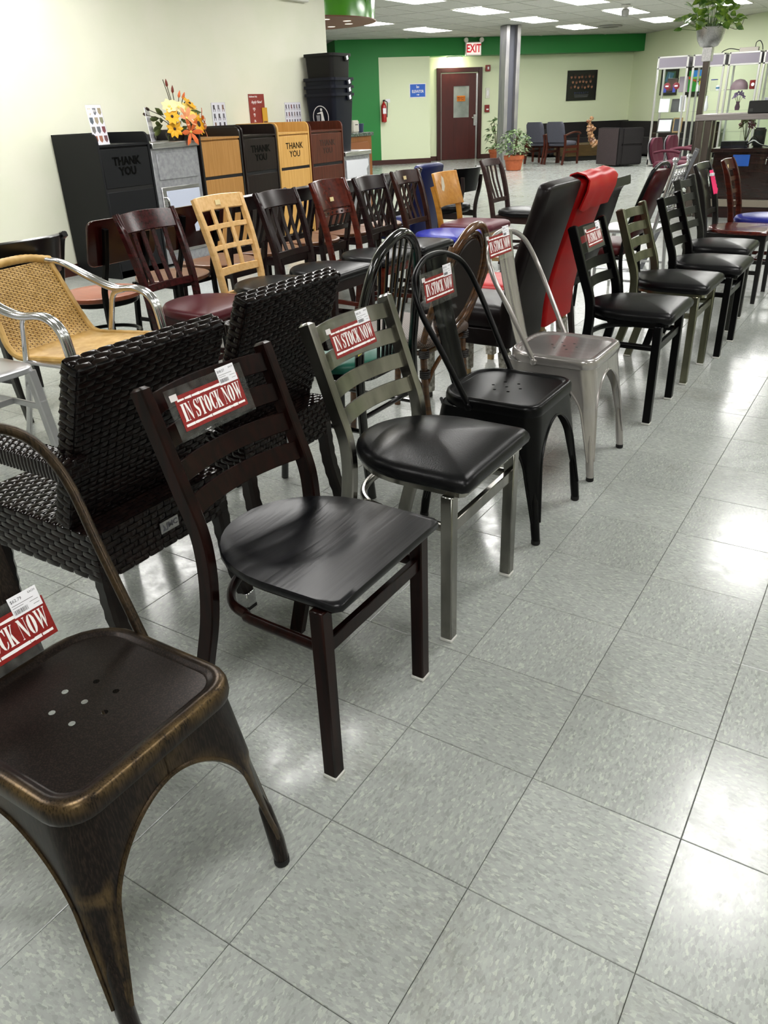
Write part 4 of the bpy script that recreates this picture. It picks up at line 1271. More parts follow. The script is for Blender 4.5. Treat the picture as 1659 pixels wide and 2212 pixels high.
def chiavari(label, loc, m, rz):
    t = thing('ballroom_chair', label, 'chair', loc, rz)
    def bxx(z): return -.19 - .10 * max(0, z - .44) / .46 - .03 * max(0, .44 - z) / .44
    knob = [(.010, 0), (.016, .006), (.010, .012), (.018, .018), (.022, .03), (.016, .042), (.004, .046)]
    for s in (-1, 1):
        MB().tube([(bxx(0), s*.17, 0), (bxx(.44), s*.175, .44), (bxx(.88), s*.185, .88)], [.010, .014, .012], 10).build('back_post', m, t)
        MB().lathe(knob, 12, (bxx(.88), s*.185, .878)).build('finial', m, t)
        lg = MB().tube([(.19, s*.195, 0), (.18, s*.185, .44)], [.009, .016], 10)
        for z in (.10, .30): lg.lathe([(.012, z), (.021, z + .008), (.021, z + .014), (.012, z + .022)], 10, (.186, s*.19, 0))
        lg.build('leg', m, t)
        for z in (.12, .20): MB().tube([(bxx(z), s*.172, z), (.186, s*.19, z)], .008, 8).build('stretcher', m, t)
    for z, nm in ((.86, 'crest_rail'), (.775, 'back_rail'), (.60, 'back_rail'), (.52, 'back_rail')):
        MB().tube(smoothpath([(bxx(z), -.18, z), (bxx(z) - .028, 0, z + .004), (bxx(z), .18, z)], 6), .010, 8).build(nm, m, t)
    for u in (-.72, -.43, -.14, .14, .43, .72):
        for z0, z1 in ((.775, .86), (.60, .775)):
            a = Vector((bxx(z0) - .028*(1-u*u), u*.175, z0)); b = Vector((bxx(z1) - .028*(1-u*u), u*.178, z1))
            pts = [a + (b-a)*q for q in (0, .3, .42, .5, .58, .7, 1)]
            MB().tube(pts, [.005, .006, .011, .006, .011, .006, .005], 8).build('spindle', m, t)
    for z in (.10, .25):
        MB().tube([(.187, -.19, z), (.187, .19, z)], .008, 8).build('stretcher', m, t)
    MB().prism(rrect(.40, .40, .05, 4), .44, .465).build('seat', m, t, bev=.006)
    return t

def folding_chair(label, loc, rz):
    t = thing('folded_chair', label, 'chair', loc, rz)
    fr = mat('charcoal_frame', '#1a1b1d', .35); pd = mat('charcoal_pad', '#2b2c2f', .5)
    for s in (-1, 1):
        MB().sweep([(.30, s*.19, 0), (-.02, s*.19, .90)], CH(.014, .034), (1, 0, 0)).build('side_rail', mat('grey_rail', '#6e7074', .35), t)
    MB().bar((-.01, -.19, .875), (-.01, .19, .875), .02, .03).build('top_rail', fr, t, bev=.004)
    for z0, z1, nm in ((.60, .86, 'back_pad'), (.16, .52, 'seat_pad')):
        f = lambda z: .30 - .32 * z / .90
        MB().sweep([(f(z0), 0, z0), (f((z0+z1)/2), 0, (z0+z1)/2), (f(z1), 0, z1)], CH(.35, .03, .01), (1, 0, 0)).build(nm, pd, t)
    MB().bar((.285, -.19, .05), (.285, .19, .05), .015, .02).build('foot_rail', fr, t)
    return t

GOLD = mat('golden_resin_weave', '#b08c4a', .42, c2='#c4a163', nscale=(25, 25, 25))
GOLDCORE = mat('golden_weave_shadow', '#5f3f14', .6)
def gold_chair(label, loc, rz):
    t = thing('aluminium_wicker_armchair', label, 'chair', loc, rz)
    for s in (-1, 1):
        for o in (0, .024):     # double fluted tube running back, arm, front leg
            y = s * (.255 + o * 1.0) - s*.0
            p = [(-.30, s*.15 + s*o*.2, .735), (-.27, s*.22 + s*o*.4, .71), (-.16, y, .645), (-.03, y, .605), (.10, y, .61), (.17, y, .575), (.20, y, .49), (.225, y, .25), (.25, y, 0)]
            MB().tube(smoothpath(p, 5), .0125, 10).build('arm_tube', ALU, t)
        p = [(.03, s*.255, .605), (-.03, s*.25, .58), (-.06, s*.245, .48), (-.12, s*.24, .25), (-.20, s*.245, 0)]
        MB().tube(smoothpath(p, 5), .0125, 10).build('back_leg', ALU, t)
        MB().tube([(-.07, s*.245, .41), (.21, s*.25, .41)], .010, 8).build('side_rail', ALU, t)
    MB().tube([(.20, -.25, .40), (.20, .25, .40)], .010, 8).build('cross_rail', ALU, t)
    MB().tube([(-.07, -.245, .40), (-.07, .245, .40)], .010, 8).build('cross_rail', ALU, t)
    # back and seat as one woven sling: profile in xz, width narrowing to the top
    prof = smoothpath([(-.305, 0, .73), (-.262, 0, .62), (-.222, 0, .52), (-.185, 0, .445), (-.13, 0, .415), (.02, 0, .42), (.20, 0, .43)], 14)
    def half(i):
        u = i / (len(prof) - 1)
        return .182 + .038 * min(1, u / .45)
    for bck in (0, 1):
        pass
    core = MB(); rings = []
    for i, p in enumerate(prof):
        d = (prof[min(i+1, len(prof)-1)] - prof[max(i-1, 0)]).normalized(); nn = Vector((-d.z, 0, d.x))
        h = half(i); rings.append([p + Vector((0, -h, 0)) - nn*.003, p + Vector((0, h, 0)) - nn*.003, p + Vector((0, h, 0)) + nn*.0, p + Vector((0, -h, 0)) + nn*.0])
    core.loft(rings).build('sling_core', GOLDCORE, t)
    mb = MB()
    ns = 42
    L_ = [0]
    for a, b in zip(prof, prof[1:]): L_.append(L_[-1] + (b - a).length)
    def at(s_):
        for i in range(len(L_) - 1):
            if L_[i] <= s_ <= L_[i+1]:
                q = (s_ - L_[i]) / (L_[i+1] - L_[i]); return prof[i].lerp(prof[i+1], q), (prof[i+1] - prof[i]).normalized(), half(i + q)
        return prof[-1], (prof[-1] - prof[-2]).normalized(), half(len(prof) - 1)
    rows = int(L_[-1] / .0075)
    seat_s = L_[int(len(prof) * .58)]
    for r in range(rows):
        s_ = (r + .5) * L_[-1] / rows
        p, d, h = at(s_); nn = Vector((-d.z, 0, d.x))
        if nn.dot(Vector((1, 0, 1))) < 0: nn = -nn
        wv = .0034
        seat = s_ > seat_s
        cols = 1 if seat else 12
        for c_ in range(cols):
            off = (r % 2) * .5 if not seat else 0
            u0 = -1 + 2 * (c_ + off) / cols + .012; u1 = -1 + 2 * (c_ + 1 + off) / cols - .012
            u1 = min(u1, 1)
            if u1 <= u0: continue
            vs = []
            for uu, bb in ((u0, .2 if not seat else 1), (u0*.7 + u1*.3, 1), (u0*.3 + u1*.7, 1), (u1, .2 if not seat else 1)):
                for k, cc in ((-1, 0), (0, 1), (1, 0)):
                    vs.append(p + Vector((0, uu * h, 0)) + d * (k * wv) + nn * (.0042 * bb * (.3 + .7*cc)))
            mb.add(vs, [(3*i + j, 3*(i+1) + j, 3*(i+1) + j + 1, 3*i + j + 1) for i in range(3) for j in range(2)])
            # the same float seen from behind
    mb.build('sling_weave', GOLD, t, recalc=False, ang=80, kind='stuff')
    # wrapped edges
    for s in (-1, 1):
        pts = [at(q * L_[-1])[0] + Vector((0, s * at(q * L_[-1])[2], 0)) for q in np.linspace(0, 1, 30)]
        MB().tube(pts, [.013 + .0012 * (i % 2) for i in range(30)], 8).build('wrapped_edge', GOLD, t)
    tp = smoothpath([(-.298, -.187, .728), (-.318, -.09, .748), (-.322, 0, .752), (-.318, .09, .748), (-.298, .187, .728)], 8)
    MB().tube(tp, [.017 + .0014 * (i % 2) for i in range(len(tp))], 10).build('wrapped_top', GOLD, t)
    MB().tube([(.20, -.22, .428), (.20, .22, .428)], .015, 10).build('wrapped_front', GOLD, t)
    return t

def navy_chair(label, loc, rz):
    t = thing('brushed_aluminium_chair', label, 'chair', loc, rz)
    m = ALUSATIN
    ol = rrect(.40, .40, .06, 5)
    mb = MB(); rings = [[(x*.97, y*.97, .425) for x, y in ol], [(x, y, .432) for x, y in ol], [(x, y, .446) for x, y in ol]]
    for q in (.97, .8, .5, .2, .03): rings.append([(x*q, y*q, .451 - .010 * (1 - q)) for x, y in ol])
    mb.loft(rings).build('seat', m, t, ang=45)
    for s in (-1, 1):
        MB().sweep([(.215, s*.205, 0), (.18, s*.175, .43)], CH(.034, .034, .004), (1, 0, 0)).build('leg', m, t)
        MB().sweep(smoothpath([(-.24, s*.205, 0), (-.19, s*.178, .43), (-.24, s*.17, .68), (-.27, s*.14, .82)], 5), CH(.03, .034, .004), (1, 0, 0)).build('back_leg', m, t)
        MB().bar((-.205, s*.186, .28), (.193, s*.19, .28), .012, .024).build('stretcher', m, t, bev=.002)
    MB().bar((0, -.188, .28), (0, .188, .28), .012, .024).build('stretcher', m, t, bev=.002)
    MB().sweep(smoothpath([(-.27, -.145, .81), (-.29, 0, .83), (-.27, .145, .81)], 6), CH(.02, .05, .005)).build('crest_rail', m, t)
    for u in (-.5, 0, .5):
        MB().sweep([(-.20, u*.2, .44), (-.278, u*.2, .81)], CH(.03, .01), (1, 0, 0)).build('back_slat', m, t)
    # strip of clear tape round the front leg
    MB().sweep([(.203, .195, .25), (.197, .190, .31)], CH(.038, .038, .005), (1, 0, 0)).build('tape', SLEEVE, t)
    return t

BURG = mat('burgundy_laminate', '#2b0706', .22, coat=.4)
def panel_cafe(label, loc, rz, seatm, star=False, ring=True):
    """metal frame chair with a rounded wooden back board"""
    t = thing('panel_back_cafe_chair', label, 'chair', loc, rz)
    m = BLACKMETAL
    def bx(z): return -.19 - .09 * max(0, z - .44) / .38
    for s in (-1, 1):
        MB().sweep(smoothpath([(-.215, s*.14, 0), (-.185, s*.135, .44), (bx(.62), s*.13, .62), (bx(.80) - .004, s*.13, .80)], 5), CH(.026, .026, .004), (1, 0, 0)).build('back_post', m, t)
        MB().sweep([(.19, s*.17, 0), (.16, s*.15, .43)], CH(.028, .028, .004), (1, 0, 0)).build('leg', m, t)
    n = 12; zc = .735; hh = .108; hw = .215
    fn = lambda u, v, h: (bx(zc + v) + .022 + .02 * (u/hw)**2 - .02 + h, u, zc + v)
    ol = rrect(2*hw, 2*hh, .035, 5)
    if star:
        bm = bmesh.new()
        ov = [bm.verts.new((u, v, 0)) for u, v in ol]
        sv = [bm.verts.new(((.034 if i % 2 == 0 else .014) * math.sin(i*PI/5), (.034 if i % 2 == 0 else .014) * math.cos(i*PI/5), 0)) for i in range(10)]
        eg = [bm.edges.new((ov[i], ov[(i+1) % len(ov)])) for i in range(len(ov))] + [bm.edges.new((sv[i], sv[(i+1) % 10])) for i in range(10)]
        bmesh.ops.triangle_fill(bm, use_beauty=True, edges=eg)
        bad = [f for f in bm.faces if all(v in sv for v in f.verts)]
        bmesh.ops.delete(bm, geom=bad, context='FACES_ONLY')
        bm.verts.index_update(); nb = len(bm.verts)
        vs = [(v.co.x, v.co.y) for v in bm.verts]; fs = [tuple(v.index for v in f.verts) for f in bm.faces]
        bed = [tuple(v.index for v in e.verts) for e in bm.edges if len(e.link_faces) == 1]; bm.free()
        mb = MB(); mb.add([fn(u, v, 0) for u, v in vs] + [fn(u, v, .014) for u, v in vs], fs + [tuple(i + nb for i in f[::-1]) for f in fs] + [(a, b, b + nb, a + nb) for a, b in bed])
        mb.build('back_board', BURG, t, ang=30)
    else:
        mb = MB(); rings = []
        for k, h in ((.985, 0), (1, .003), (1, .011), (.985, .014)): rings.append([fn(u*k, v*k, h) for u, v in ol])
        mb.loft(rings).build('back_board', BURG, t, ang=40)
    if ring:
        MB().tube([(.0 + .165*math.cos(a), .165*math.sin(a), .24) for a in np.linspace(0, 2*PI, 29)[:-1]], .010, 8, closed=True).build('foot_ring', m, t)
        MB().lathe([(.175, .405), (.18, .41), (.18, .43), (.175, .433)], 28).build('seat_frame', m, t)
    else:
        for s in (-1, 1): MB().bar((-.19, s*.137, .22), (.17, s*.158, .22), .014, .022).build('stretcher', m, t, bev=.002)
        MB().prism(rrect(.34, .32, .03), .415, .433).build('seat_frame', m, t)
    ol = [(.215*math.cos(a) * (1.0 if math.cos(a) > 0 else .92), .215*math.sin(a)) for a in np.linspace(0, 2*PI, 37)[:-1]]
    mb = MB(); rings = [[(x*.95, y*.95, .433) for x, y in ol], [(x, y, .442) for x, y in ol], [(x, y, .456) for x, y in ol]]
    for q in (.97, .84, .7, .5, .25, .04): rings.append([(x*q, y*q, .460 - .016 * (1 - q)**.6 * (1 if q < .9 else .3)) for x, y in ol])
    mb.loft(rings).build('seat', seatm, t, ang=50)
    return t

def bucket(label, loc, rz, m, hgt=.80):
    t = thing('curved_back_lounge_chair', label, 'chair', loc, rz)
    lm = mat('dark_leg_wood', '#1c100c', .4)
    rings = []; n = 9
    for i in range(n):
        z = .60 + (hgt - .60) * i / (n - 1); k = (z - .44) / (hgt - .44)
        out, inn = [], []
        for a in np.linspace(-1, 1, 13):
            r = .205 + .01 * k; x = -.20 - .075 * k + .085 * a*a; y = r * a
            sh = 1 - .10 * (1 - k) * abs(a)
            out.append(Vector((x - .022, y * sh, z - .025 * (1-k) * a*a))); inn.append(Vector((x + .018, y * sh * .95, z - .025 * (1-k)*a*a)))
        rings.append(out + inn[::-1])
    MB().loft(rings).build('backrest', m, t, ang=60)
    for s in (-1, 1):
        MB().sweep(smoothpath([(-.25, s*.15, 0), (-.20, s*.15, .40), (-.235, s*.165, .62), (-.24, s*.18, .72)], 4), CH(.024, .032), (1, 0, 0)).build('back_leg', lm, t)
        MB().sweep([(.19, s*.17, 0), (.17, s*.16, .42)], CH(.034, .034), (1, 0, 0), scales=[.75, 1]).build('leg', lm, t)
        MB().bar((-.20, s*.15, .40), (.17, s*.16, .40), .02, .05).build('seat_rail', lm, t)
    MB().bar((.17, -.15, .40), (.17, .15, .40), .02, .05).build('seat_rail', lm, t)
    MB().pad(dshape(.215, -.21, .43, .42), .425, .49, .02).build('seat', m, t, ang=80)
    return t

def shell_chair(label, loc, rz, m, hgt=.90):
    """tall one-piece upholstered chair whose back curls outward at the top"""
    t = thing('curled_back_chair', label, 'chair', loc, rz)
    pts = smoothpath([(-.17, 0, .40), (-.215, 0, .52), (-.255, 0, .64), (-.285, 0, .74), (-.315, 0, hgt), (-.345, 0, hgt + .012)], 5)
    rings = []; n = len(pts)
    for i, p in enumerate(pts):
        d = (pts[min(i+1, n-1)] - pts[max(i-1, 0)]).normalized(); nn = Vector((d.z, 0, -d.x)); k = i / (n-1)
        hw = .17 + .045 * k
        row = []
        for a, b in rrect(2*hw, .045, .016, 4): row.append(p + Vector((0, a, 0)) + nn * (b + .05 * (a/hw)**2 * (.4 + .6*k)))
        rings.append(row)
    MB().loft(rings).build('backrest', m, t, ang=70)
    MB().pad(dshape(.22, -.21, .43, .42), .41, .475, .02).build('seat', m, t, ang=80)
    lm = mat('dark_leg_wood', '#1c100c', .4)
    for s in (-1, 1):
        MB().sweep([(.19, s*.17, 0), (.17, s*.16, .41)], CH(.034, .034), (1, 0, 0), scales=[.75, 1]).build('leg', lm, t)
        MB().sweep([(-.22, s*.15, 0), (-.16, s*.15, .41)], CH(.034, .034), (1, 0, 0), scales=[.75, 1]).build('leg', lm, t)
    MB().prism(rrect(.36, .34, .03), .375, .412).build('seat_rail', m, t)
    return t
# ================================================================== row one: along the aisle, facing +x
RX = -.56
tolix('distressed bronze sheet metal chair nearest the camera, bottom left', (-.53, -.312, 0), BRONZE)
ladder_chair('walnut brown metal ladder back chair with a black wooden saddle seat', (RX, .288, 0), WALNUTMETAL, BLACKWOOD, 'wood')
ladder_chair('raw steel ladder back chair with black padded seat beside the wooden seat chair', (RX - .012, .835, 0), CLEARCOAT, BLACKV)
tolix('matte black sheet metal hoop back chair in the front row', (-.575, 1.415, 0), BLACKMETAL)
tolix('glossy gunmetal grey sheet metal hoop back chair in the front row', (-.58, 1.955, 0), GUNMETAL)
ladder_chair('black metal ladder back chair with a red stock sign on its back', (RX + .015, 2.635, 0), BLACKMETAL, BLACKV)
ladder_chair('olive steel ladder back chair with black seat between two black ladder back chairs', (RX + .025, 3.255, 0), mat('antique_steel', '#6a6a58', .28, metal=1.0, c2='#8b8a76', nscale=(14, 14, 4)), BLACKV)
ladder_chair('plain black metal ladder back chair right behind the olive steel one', (RX + .075, 3.785, 0), BLACKMETAL, BLACKV)
ladder_chair('speckled black metal ladder back chair just before the red wooden seat', (RX + .01, 4.375, 0), mat('silver_vein_black', '#171815', .4, c2='#3a3c34', nscale=(260, 260, 260), ramp=(.5, .7)), BLACKV, hgt=.84)
REDWOOD = wood('red_brown_wood', '#3a0f0a', '#5a1c12', .16, (40, 4, 40), .6)
wood_chair('black framed chair with a glossy red brown wooden seat and pink ribbon', (-.55, 5.22, 0), mat('black_lacquer', '#0b0a0a', .3, coat=.3), REDWOOD, style='solid', seat='wood', hgt=.86, zs=.445, w=.42, group='wooden framed chairs at the end of the front row')
MAHOG = wood('mahogany_wood', '#2c0e09', '#471a10', .24)
wood_chair('red brown ladder back wooden chair with a bright blue seat', (-.47, 5.68, 0), MAHOG, vinyl('royal_blue_vinyl', '#1c2378', .3), style='ladder', hgt=.86, tagm=mat('cream_label', '#e2cf9a', .6), group='wooden framed chairs at the end of the front row')

def sign_on(cx, cy, lx, ly, z, lean, label, price=None):
    up = Vector((lean, 0, 1)).normalized()
    M = frame_mat((cx + lx, cy + ly, z), (0, 1, 0), up)
    return stock_sign(label, M, price)
SG = 'red in stock now sign in a clear sleeve on the '
sign_on(-.53, -.312, -.168, -.015, .512, -.30, SG + 'bronze chair', '$62.79')
sign_on(RX, .288, -.166, -.042, .742, -.34, SG + 'walnut brown ladder back chair')
sign_on(RX - .012, .835, -.160, -.058, .748, -.34, SG + 'raw steel ladder back chair', '$45.75')
sign_on(-.575, 1.415, -.222, -.055, .762, -.16, SG + 'matte black hoop back chair', '$52.10')
sign_on(-.58, 1.955, -.238, -.095, .815, -.20, SG + 'gunmetal hoop back chair', '$52.10')
sign_on(RX + .015, 2.635, -.166, -.03, .748, -.34, SG + 'black ladder back chair', '$44.95')
# crumpled sleeve hanging under the sign of the black hoop back chair
rg = random.Random(5); mb = MB(); rows = []
for i in range(5):
    rows.append([(-.772 + rg.uniform(-.006, .016), 1.23 + j * .026, .70 - i * .015 + rg.uniform(-.004, .004)) for j in range(8)])
mb.loft(rows, caps=False, ringclosed=False)
tag(mb.build('crumpled_film', SLEEVE, None, smooth=False), 'crumpled clear film hanging under the sign of the black hoop chair', 'film')
# pink ribbon
PINK = mat('neon_pink_ribbon', '#f0186a', .45)
t = thing('pink_ribbon', 'bright pink zigzag edged ribbon hanging on the black chair back', 'ribbon', (-.765, 5.10, .70), -.25)
pl = [(0, .13), (.05, .13)] + [(.05 + .008 * (k % 2) + .003*k, .12 - k * .012) for k in range(11)] + [(.075 - .008*k, -.012 - .008 * (k % 2)) for k in range(1, 8)]
MB().prism(pl, -.001, .001, lambda u, v, q: (q + .09 - .04 * v / .13 - .04, u - .04 + .01, v)).build('strip', PINK, t, smooth=False)
MB().bb((.015, -.03, .095), (.030, .012, .112)).build('paper_label', WHITEPAPER, t)

# ================================================================== row two: back to back with row one, facing -x
wicker_chair('dark brown wicker armchair behind the bronze and walnut chairs', (-1.215, .295, 0), PI)
wicker_chair('dark brown wicker armchair behind the raw steel ladder back chair', (-1.305, .91, 0), PI)
windsor('glossy black hoop back metal chair with spindles and green seat', (-1.225, 1.455, 0), PI)
rattan_chair('brown rattan chair with an oval back and taupe woven seat', (-1.28, 1.99, 0), PI)
parsons('tall espresso leather side chair in front of the red one', (-1.18, 2.50, 0), vinyl('espresso_leather', '#130d0e', .33), PI, hgt=.955, legwrap=True, w=.39)
parsons('tall bright red leather side chair with a folded top flap', (-1.18, 2.915, 0), vinyl('red_leather', '#a31214', .33), PI, hgt=.945, cover=True, legwrap=True, w=.37, legm=mat('pale_leg_wood', '#a98f63', .5))
shell_chair('black upholstered chair with a back curling outward beside the red one', (-1.22, 3.46, 0), PI, vinyl('black_leather', '#070708', .3), .835)
banquet('maroon padded stacking chair with a black frame and hand slot', (-1.20, 4.27, 0), vinyl('maroon_vinyl', '#3a0d0f', .35), mat('black_tube', '#060606', .3, spec=.2), PI)
chiavari('silver ballroom chair with turned spindles between maroon and black chairs', (-1.22, 5.02, 0), SILVERP, PI)
folding_chair('charcoal folded chair leaning in front of the glass counter', (-1.10, 6.10, 0), PI + .2)
# manila tag tied to the glossy black hoop
t = thing('manila_tag', 'manila paper tag tied with white string to the black hoop', 'tag', (-1.04, 1.262, .60), .25)
MB().prism([(-.03, -.06), (.03, -.06), (.03, .05), (.018, .068), (-.018, .068), (-.03, .05)], -.0006, .0006, lambda u, v, q: (q, u, v)).build('card', mat('manila_card', '#cdb68a', .6), t, smooth=False)
MB().bb((-.001, -.031, -.062), (.001, .031, -.045)).build('yellow_edge', mat('yellow_marker', '#d6d02a', .5), t, smooth=False)
MB().tube(smoothpath([(.004, -.02, .06), (.03, 0.03, .075), (.0, .06, .07), (-.03, .03, .072), (-.01, -.02, .06), (.005, -.005, .03)], 5), .0016, 6).build('string', WHITEPAPER, t)
# paper slip lying upright behind the gunmetal chair
t = MB().box((-.80, 1.93, .10), (.003, .085, .19), (0, .25, .2)).build('cream_card', mat('cream_card', '#cdbd8a', .6)); tag(t, 'cream paper card standing under the gunmetal chair back', 'card')

# ================================================================== row three: facing the aisle, backs to row four
R3 = -2.33
MAROONV = vinyl('maroon_seat_vinyl', '#43141b', .34)
ESPR = wood('espresso_wood', '#140a0a', '#221213', .26)
DKMAH = wood('dark_mahogany_wood', '#220a0a', '#381213', .22)
NATW = wood('natural_maple', '#cba164', '#d9b37c', .36, (3, 50, 50), .15)
BRN = wood('walnut_wood', '#24110d', '#371b14', .28)
HONEY = wood('honey_oak', '#a46c22', '#b47f33', .4, (3, 40, 40), .1)
CREAML = mat('cream_label', '#e2cf9a', .6)
TEALB = vinyl('bright_blue_vinyl', '#232a8e', .32)
WG = 'wooden dining chairs in the middle row'
navy_chair('brushed aluminium chair with tape on one leg beside the golden armchair', (-2.46, .665, 0), .0)
gold_chair('golden woven armchair with a polished aluminium tube frame', (-2.42, 1.205, 0), .12)
wood_chair('dark mahogany slat back chair with a plump maroon seat', (R3, 1.835, 0), DKMAH, MAROONV, hgt=.88, slats=4, group=WG)
wood_chair('pale maple lattice back chair with a black seat', (R3, 2.335, 0), NATW, BLACKV, style='lattice', hgt=.90, group=WG, tagm=CREAML, crest=.06)
wood_chair('black slat back chair with black seat right of the maple lattice chair', (R3, 2.80, 0), ESPR, BLACKV, hgt=.88, slats=4, group=WG)
wood_chair('red mahogany chair with a broad curved back panel and black seat', (R3, 3.31, 0), wood('red_mahogany', '#3b120b', '#551c11', .18, (3, 40, 40), .5), BLACKV, style='panel', hgt=.895, group=WG, tagm=CREAML, crest=.2)
wood_chair('espresso slat back chair with black seat right of the red mahogany chair', (R3, 3.76, 0), ESPR, BLACKV, hgt=.88, slats=4, group=WG)
wood_chair('walnut slat back chair with a royal blue seat and cream label', (R3, 4.225, 0), BRN, TEALB, hgt=.88, slats=4, group=WG, tagm=CREAML)
wood_chair('honey oak chair with a square back board and plum seat', (R3, 4.72, 0), HONEY, vinyl('plum_vinyl', '#552530', .36), style='honey', hgt=.835, seat='square', group=WG)
wood_chair('grey brown slat back chair with black seat at the far end of its row', (R3, 5.62, 0), wood('grey_brown_wood', '#2a1c1b', '#3b2a28', .35), BLACKV, hgt=.865, slats=4, crest=.05, group=WG)
t = MB().prism([(-.02, .07), (.012, .05), (.03, -.01), (.005, -.06), (-.015, -.075)], -.0006, .0006, lambda u, v, q: (q - .07 * v, u, v)).build('paper_slip', mat('cream_slip', '#e3dcc4', .6), None, smooth=False)
t.location = (R3 - .236, 4.68, .745); tag(t, 'torn cream paper slip stuck on the honey oak back board', 'paper slip')

# ================================================================== row four: facing the bins
R4 = -3.13
BRNSEAT = wood('brown_plywood', '#5b3a26', '#6d4730', .34, (4, 50, 50), .2)
wood_chair('black chair with a deep curved crest at the left picture edge', (R4, 1.33, 0), mat('black_lacquer', '#0b0a0a', .3), BRNSEAT, PI, style='panel', seat='wood', hgt=.815, w=.42, bow_=.075, group='chairs facing the waste bins')
panel_cafe('cafe chair with a burgundy back board and terracotta moulded seat', (R4 + .02, 1.885, 0), PI, mat('terracotta_wood', '#8a4a30', .35, c2='#96553a', nscale=(4, 40, 40)))
panel_cafe('cafe chair with a star cut out of its burgundy back board', (R4 + .02, 2.40, 0), PI, BRNSEAT, star=True, ring=False)
G4 = 'chairs facing the waste bins'
for y, lb in ((2.86, 'black slat back chair with brown plywood seat behind the maple lattice chair'),
              (3.32, 'black slat back chair with plywood seat behind the black slat chair'),
              (3.78, 'black slat back chair with plywood seat behind the red mahogany chair'),
              (4.22, 'black slat back chair with plywood seat behind the espresso slat chair'),
              (4.64, 'black slat back chair with plywood seat left of the navy blue chair')):
    wood_chair(lb, (R4, y, 0), ESPR, BRNSEAT, PI, hgt=.855, slats=4, seat='wood', group=G4)
parsons('navy blue vinyl upholstered chair with nail head edging', (-3.15, 5.10, 0), vinyl('navy_vinyl', '#161d4a', .3), PI, hgt=.835, w=.42, lean=.06, curve=.03, group=G4)
bucket('black curved back lounge chair with wooden legs behind the honey chair', (-3.12, 5.80, 0), PI, vinyl('black_leather', '#070708', .3), .79)
# ================================================================== waste receptacles along the left wall (fronts face +x)
BX0, BX1 = -5.93, -5.36
SLOT = mat('slot_black', '#050505', .7)
def bin_(label, y0, y1, m, text=None, textm=None, hgt=1.165, flap=True, edge=None, doorm=None):
    t = thing('waste_receptacle', label, 'waste bin', (BX1, (y0 + y1) / 2, 0), 0, 'waste receptacles along the wall')
    w = y1 - y0; hw = w / 2; D = BX1 - BX0; th = .02
    doorm = doorm or m
    MB().bb((-D, -hw + th, 0), (-th, hw - th, 1.06)).build('body', m, t, smooth=False)
    r = .06
    for s in (-1, 1):
        prof = [(-D, 0), (0, 0), (0, hgt - r)] + [(-r + r * math.cos(a), hgt - r + r * math.sin(a)) for a in np.linspace(0, PI/2, 6)[1:]] + [(-D, hgt)]
        y_ = s * (hw - th / 2)
        MB().prism(prof, y_ - th/2, y_ + th/2, lambda u, v, q: (u, q, v)).build('side_panel', edge or m, t, bev=.002)
    MB().bb((-D, -hw + th, 1.06), (-D + .02, hw - th, hgt)).build('back_panel', m, t, smooth=False)
    MB().bb((-D + .02, -hw + th, 1.06), (-.002, hw - th, 1.078)).build('top', m, t, bev=.002)
    MB().bb((-th, -hw + th + .004, .74), (-.004, hw - th - .004, 1.045)).build('flap', doorm, t, bev=.004)
    MB().bb((-th, -hw + th + .004, .06), (-.004, hw - th - .004, .712)).build('door', doorm, t, bev=.004)
    MB().bb((-th - .002, -hw + th + .002, .70), (-.010, hw - th - .002, .75)).build('slot', SLOT, t, smooth=False)
    MB().bb((-th, -hw + th, 0), (-.02, hw - th, .06)).build('plinth', SLOT, t, smooth=False)
    if text:
        for s, z in (('THANK', .945), ('YOU', .865)):
            text_mb(s, .088, .98, text, .001).xf(frame_mat((-.003, 0, z), (0, 1, 0), (0, 0, 1))).build('lettering', textm, t, smooth=False)
    return t
BLK = mat('black_laminate', '#141517', .5, bump=.1, bscale=300, spec=.2)
bin_('large black waste bin with thank you letters, leftmost by the wall', 3.87, 4.44, BLK, .004, mat('black_letters', '#030303', .3, spec=.15))
OAK = wood('oak_laminate', '#9a6f3a', '#a87c46', .42, (60, 60, 3), .1)
bin_('oak waste bin with black sides and no lettering', 5.06, 5.64, OAK, hgt=1.16, edge=mat('black_edge_side', '#151212', .35))
bin_('dark espresso waste bin with black thank you letters', 5.66, 6.20, wood('espresso_laminate', '#150d0b', '#1e1310', .4, (60, 60, 3), .1), .003, mat('black_letters', '#030303', .3, spec=.15), hgt=1.17)
bin_('pale maple waste bin with thin black thank you letters', 6.22, 6.77, wood('maple_laminate', '#bf924d', '#cda15e', .4, (60, 60, 3), .1), .0006, mat('black_letters', '#030303', .3, spec=.15), hgt=1.175)
bin_('red mahogany waste bin with faint engraved thank you letters', 6.79, 7.42, wood('mahogany_laminate', '#431d11', '#56281a', .38, (60, 60, 3), .15), .0003, mat('dark_engraving', '#231009', .5), hgt=1.165)
GALV = mat('galvanised_panel', '#8f9095', .42, metal=.5, c2='#a3a4a8', nscale=(30, 30, 30))
PALEP = mat('pale_blue_panel', '#b6bdcf', .35)
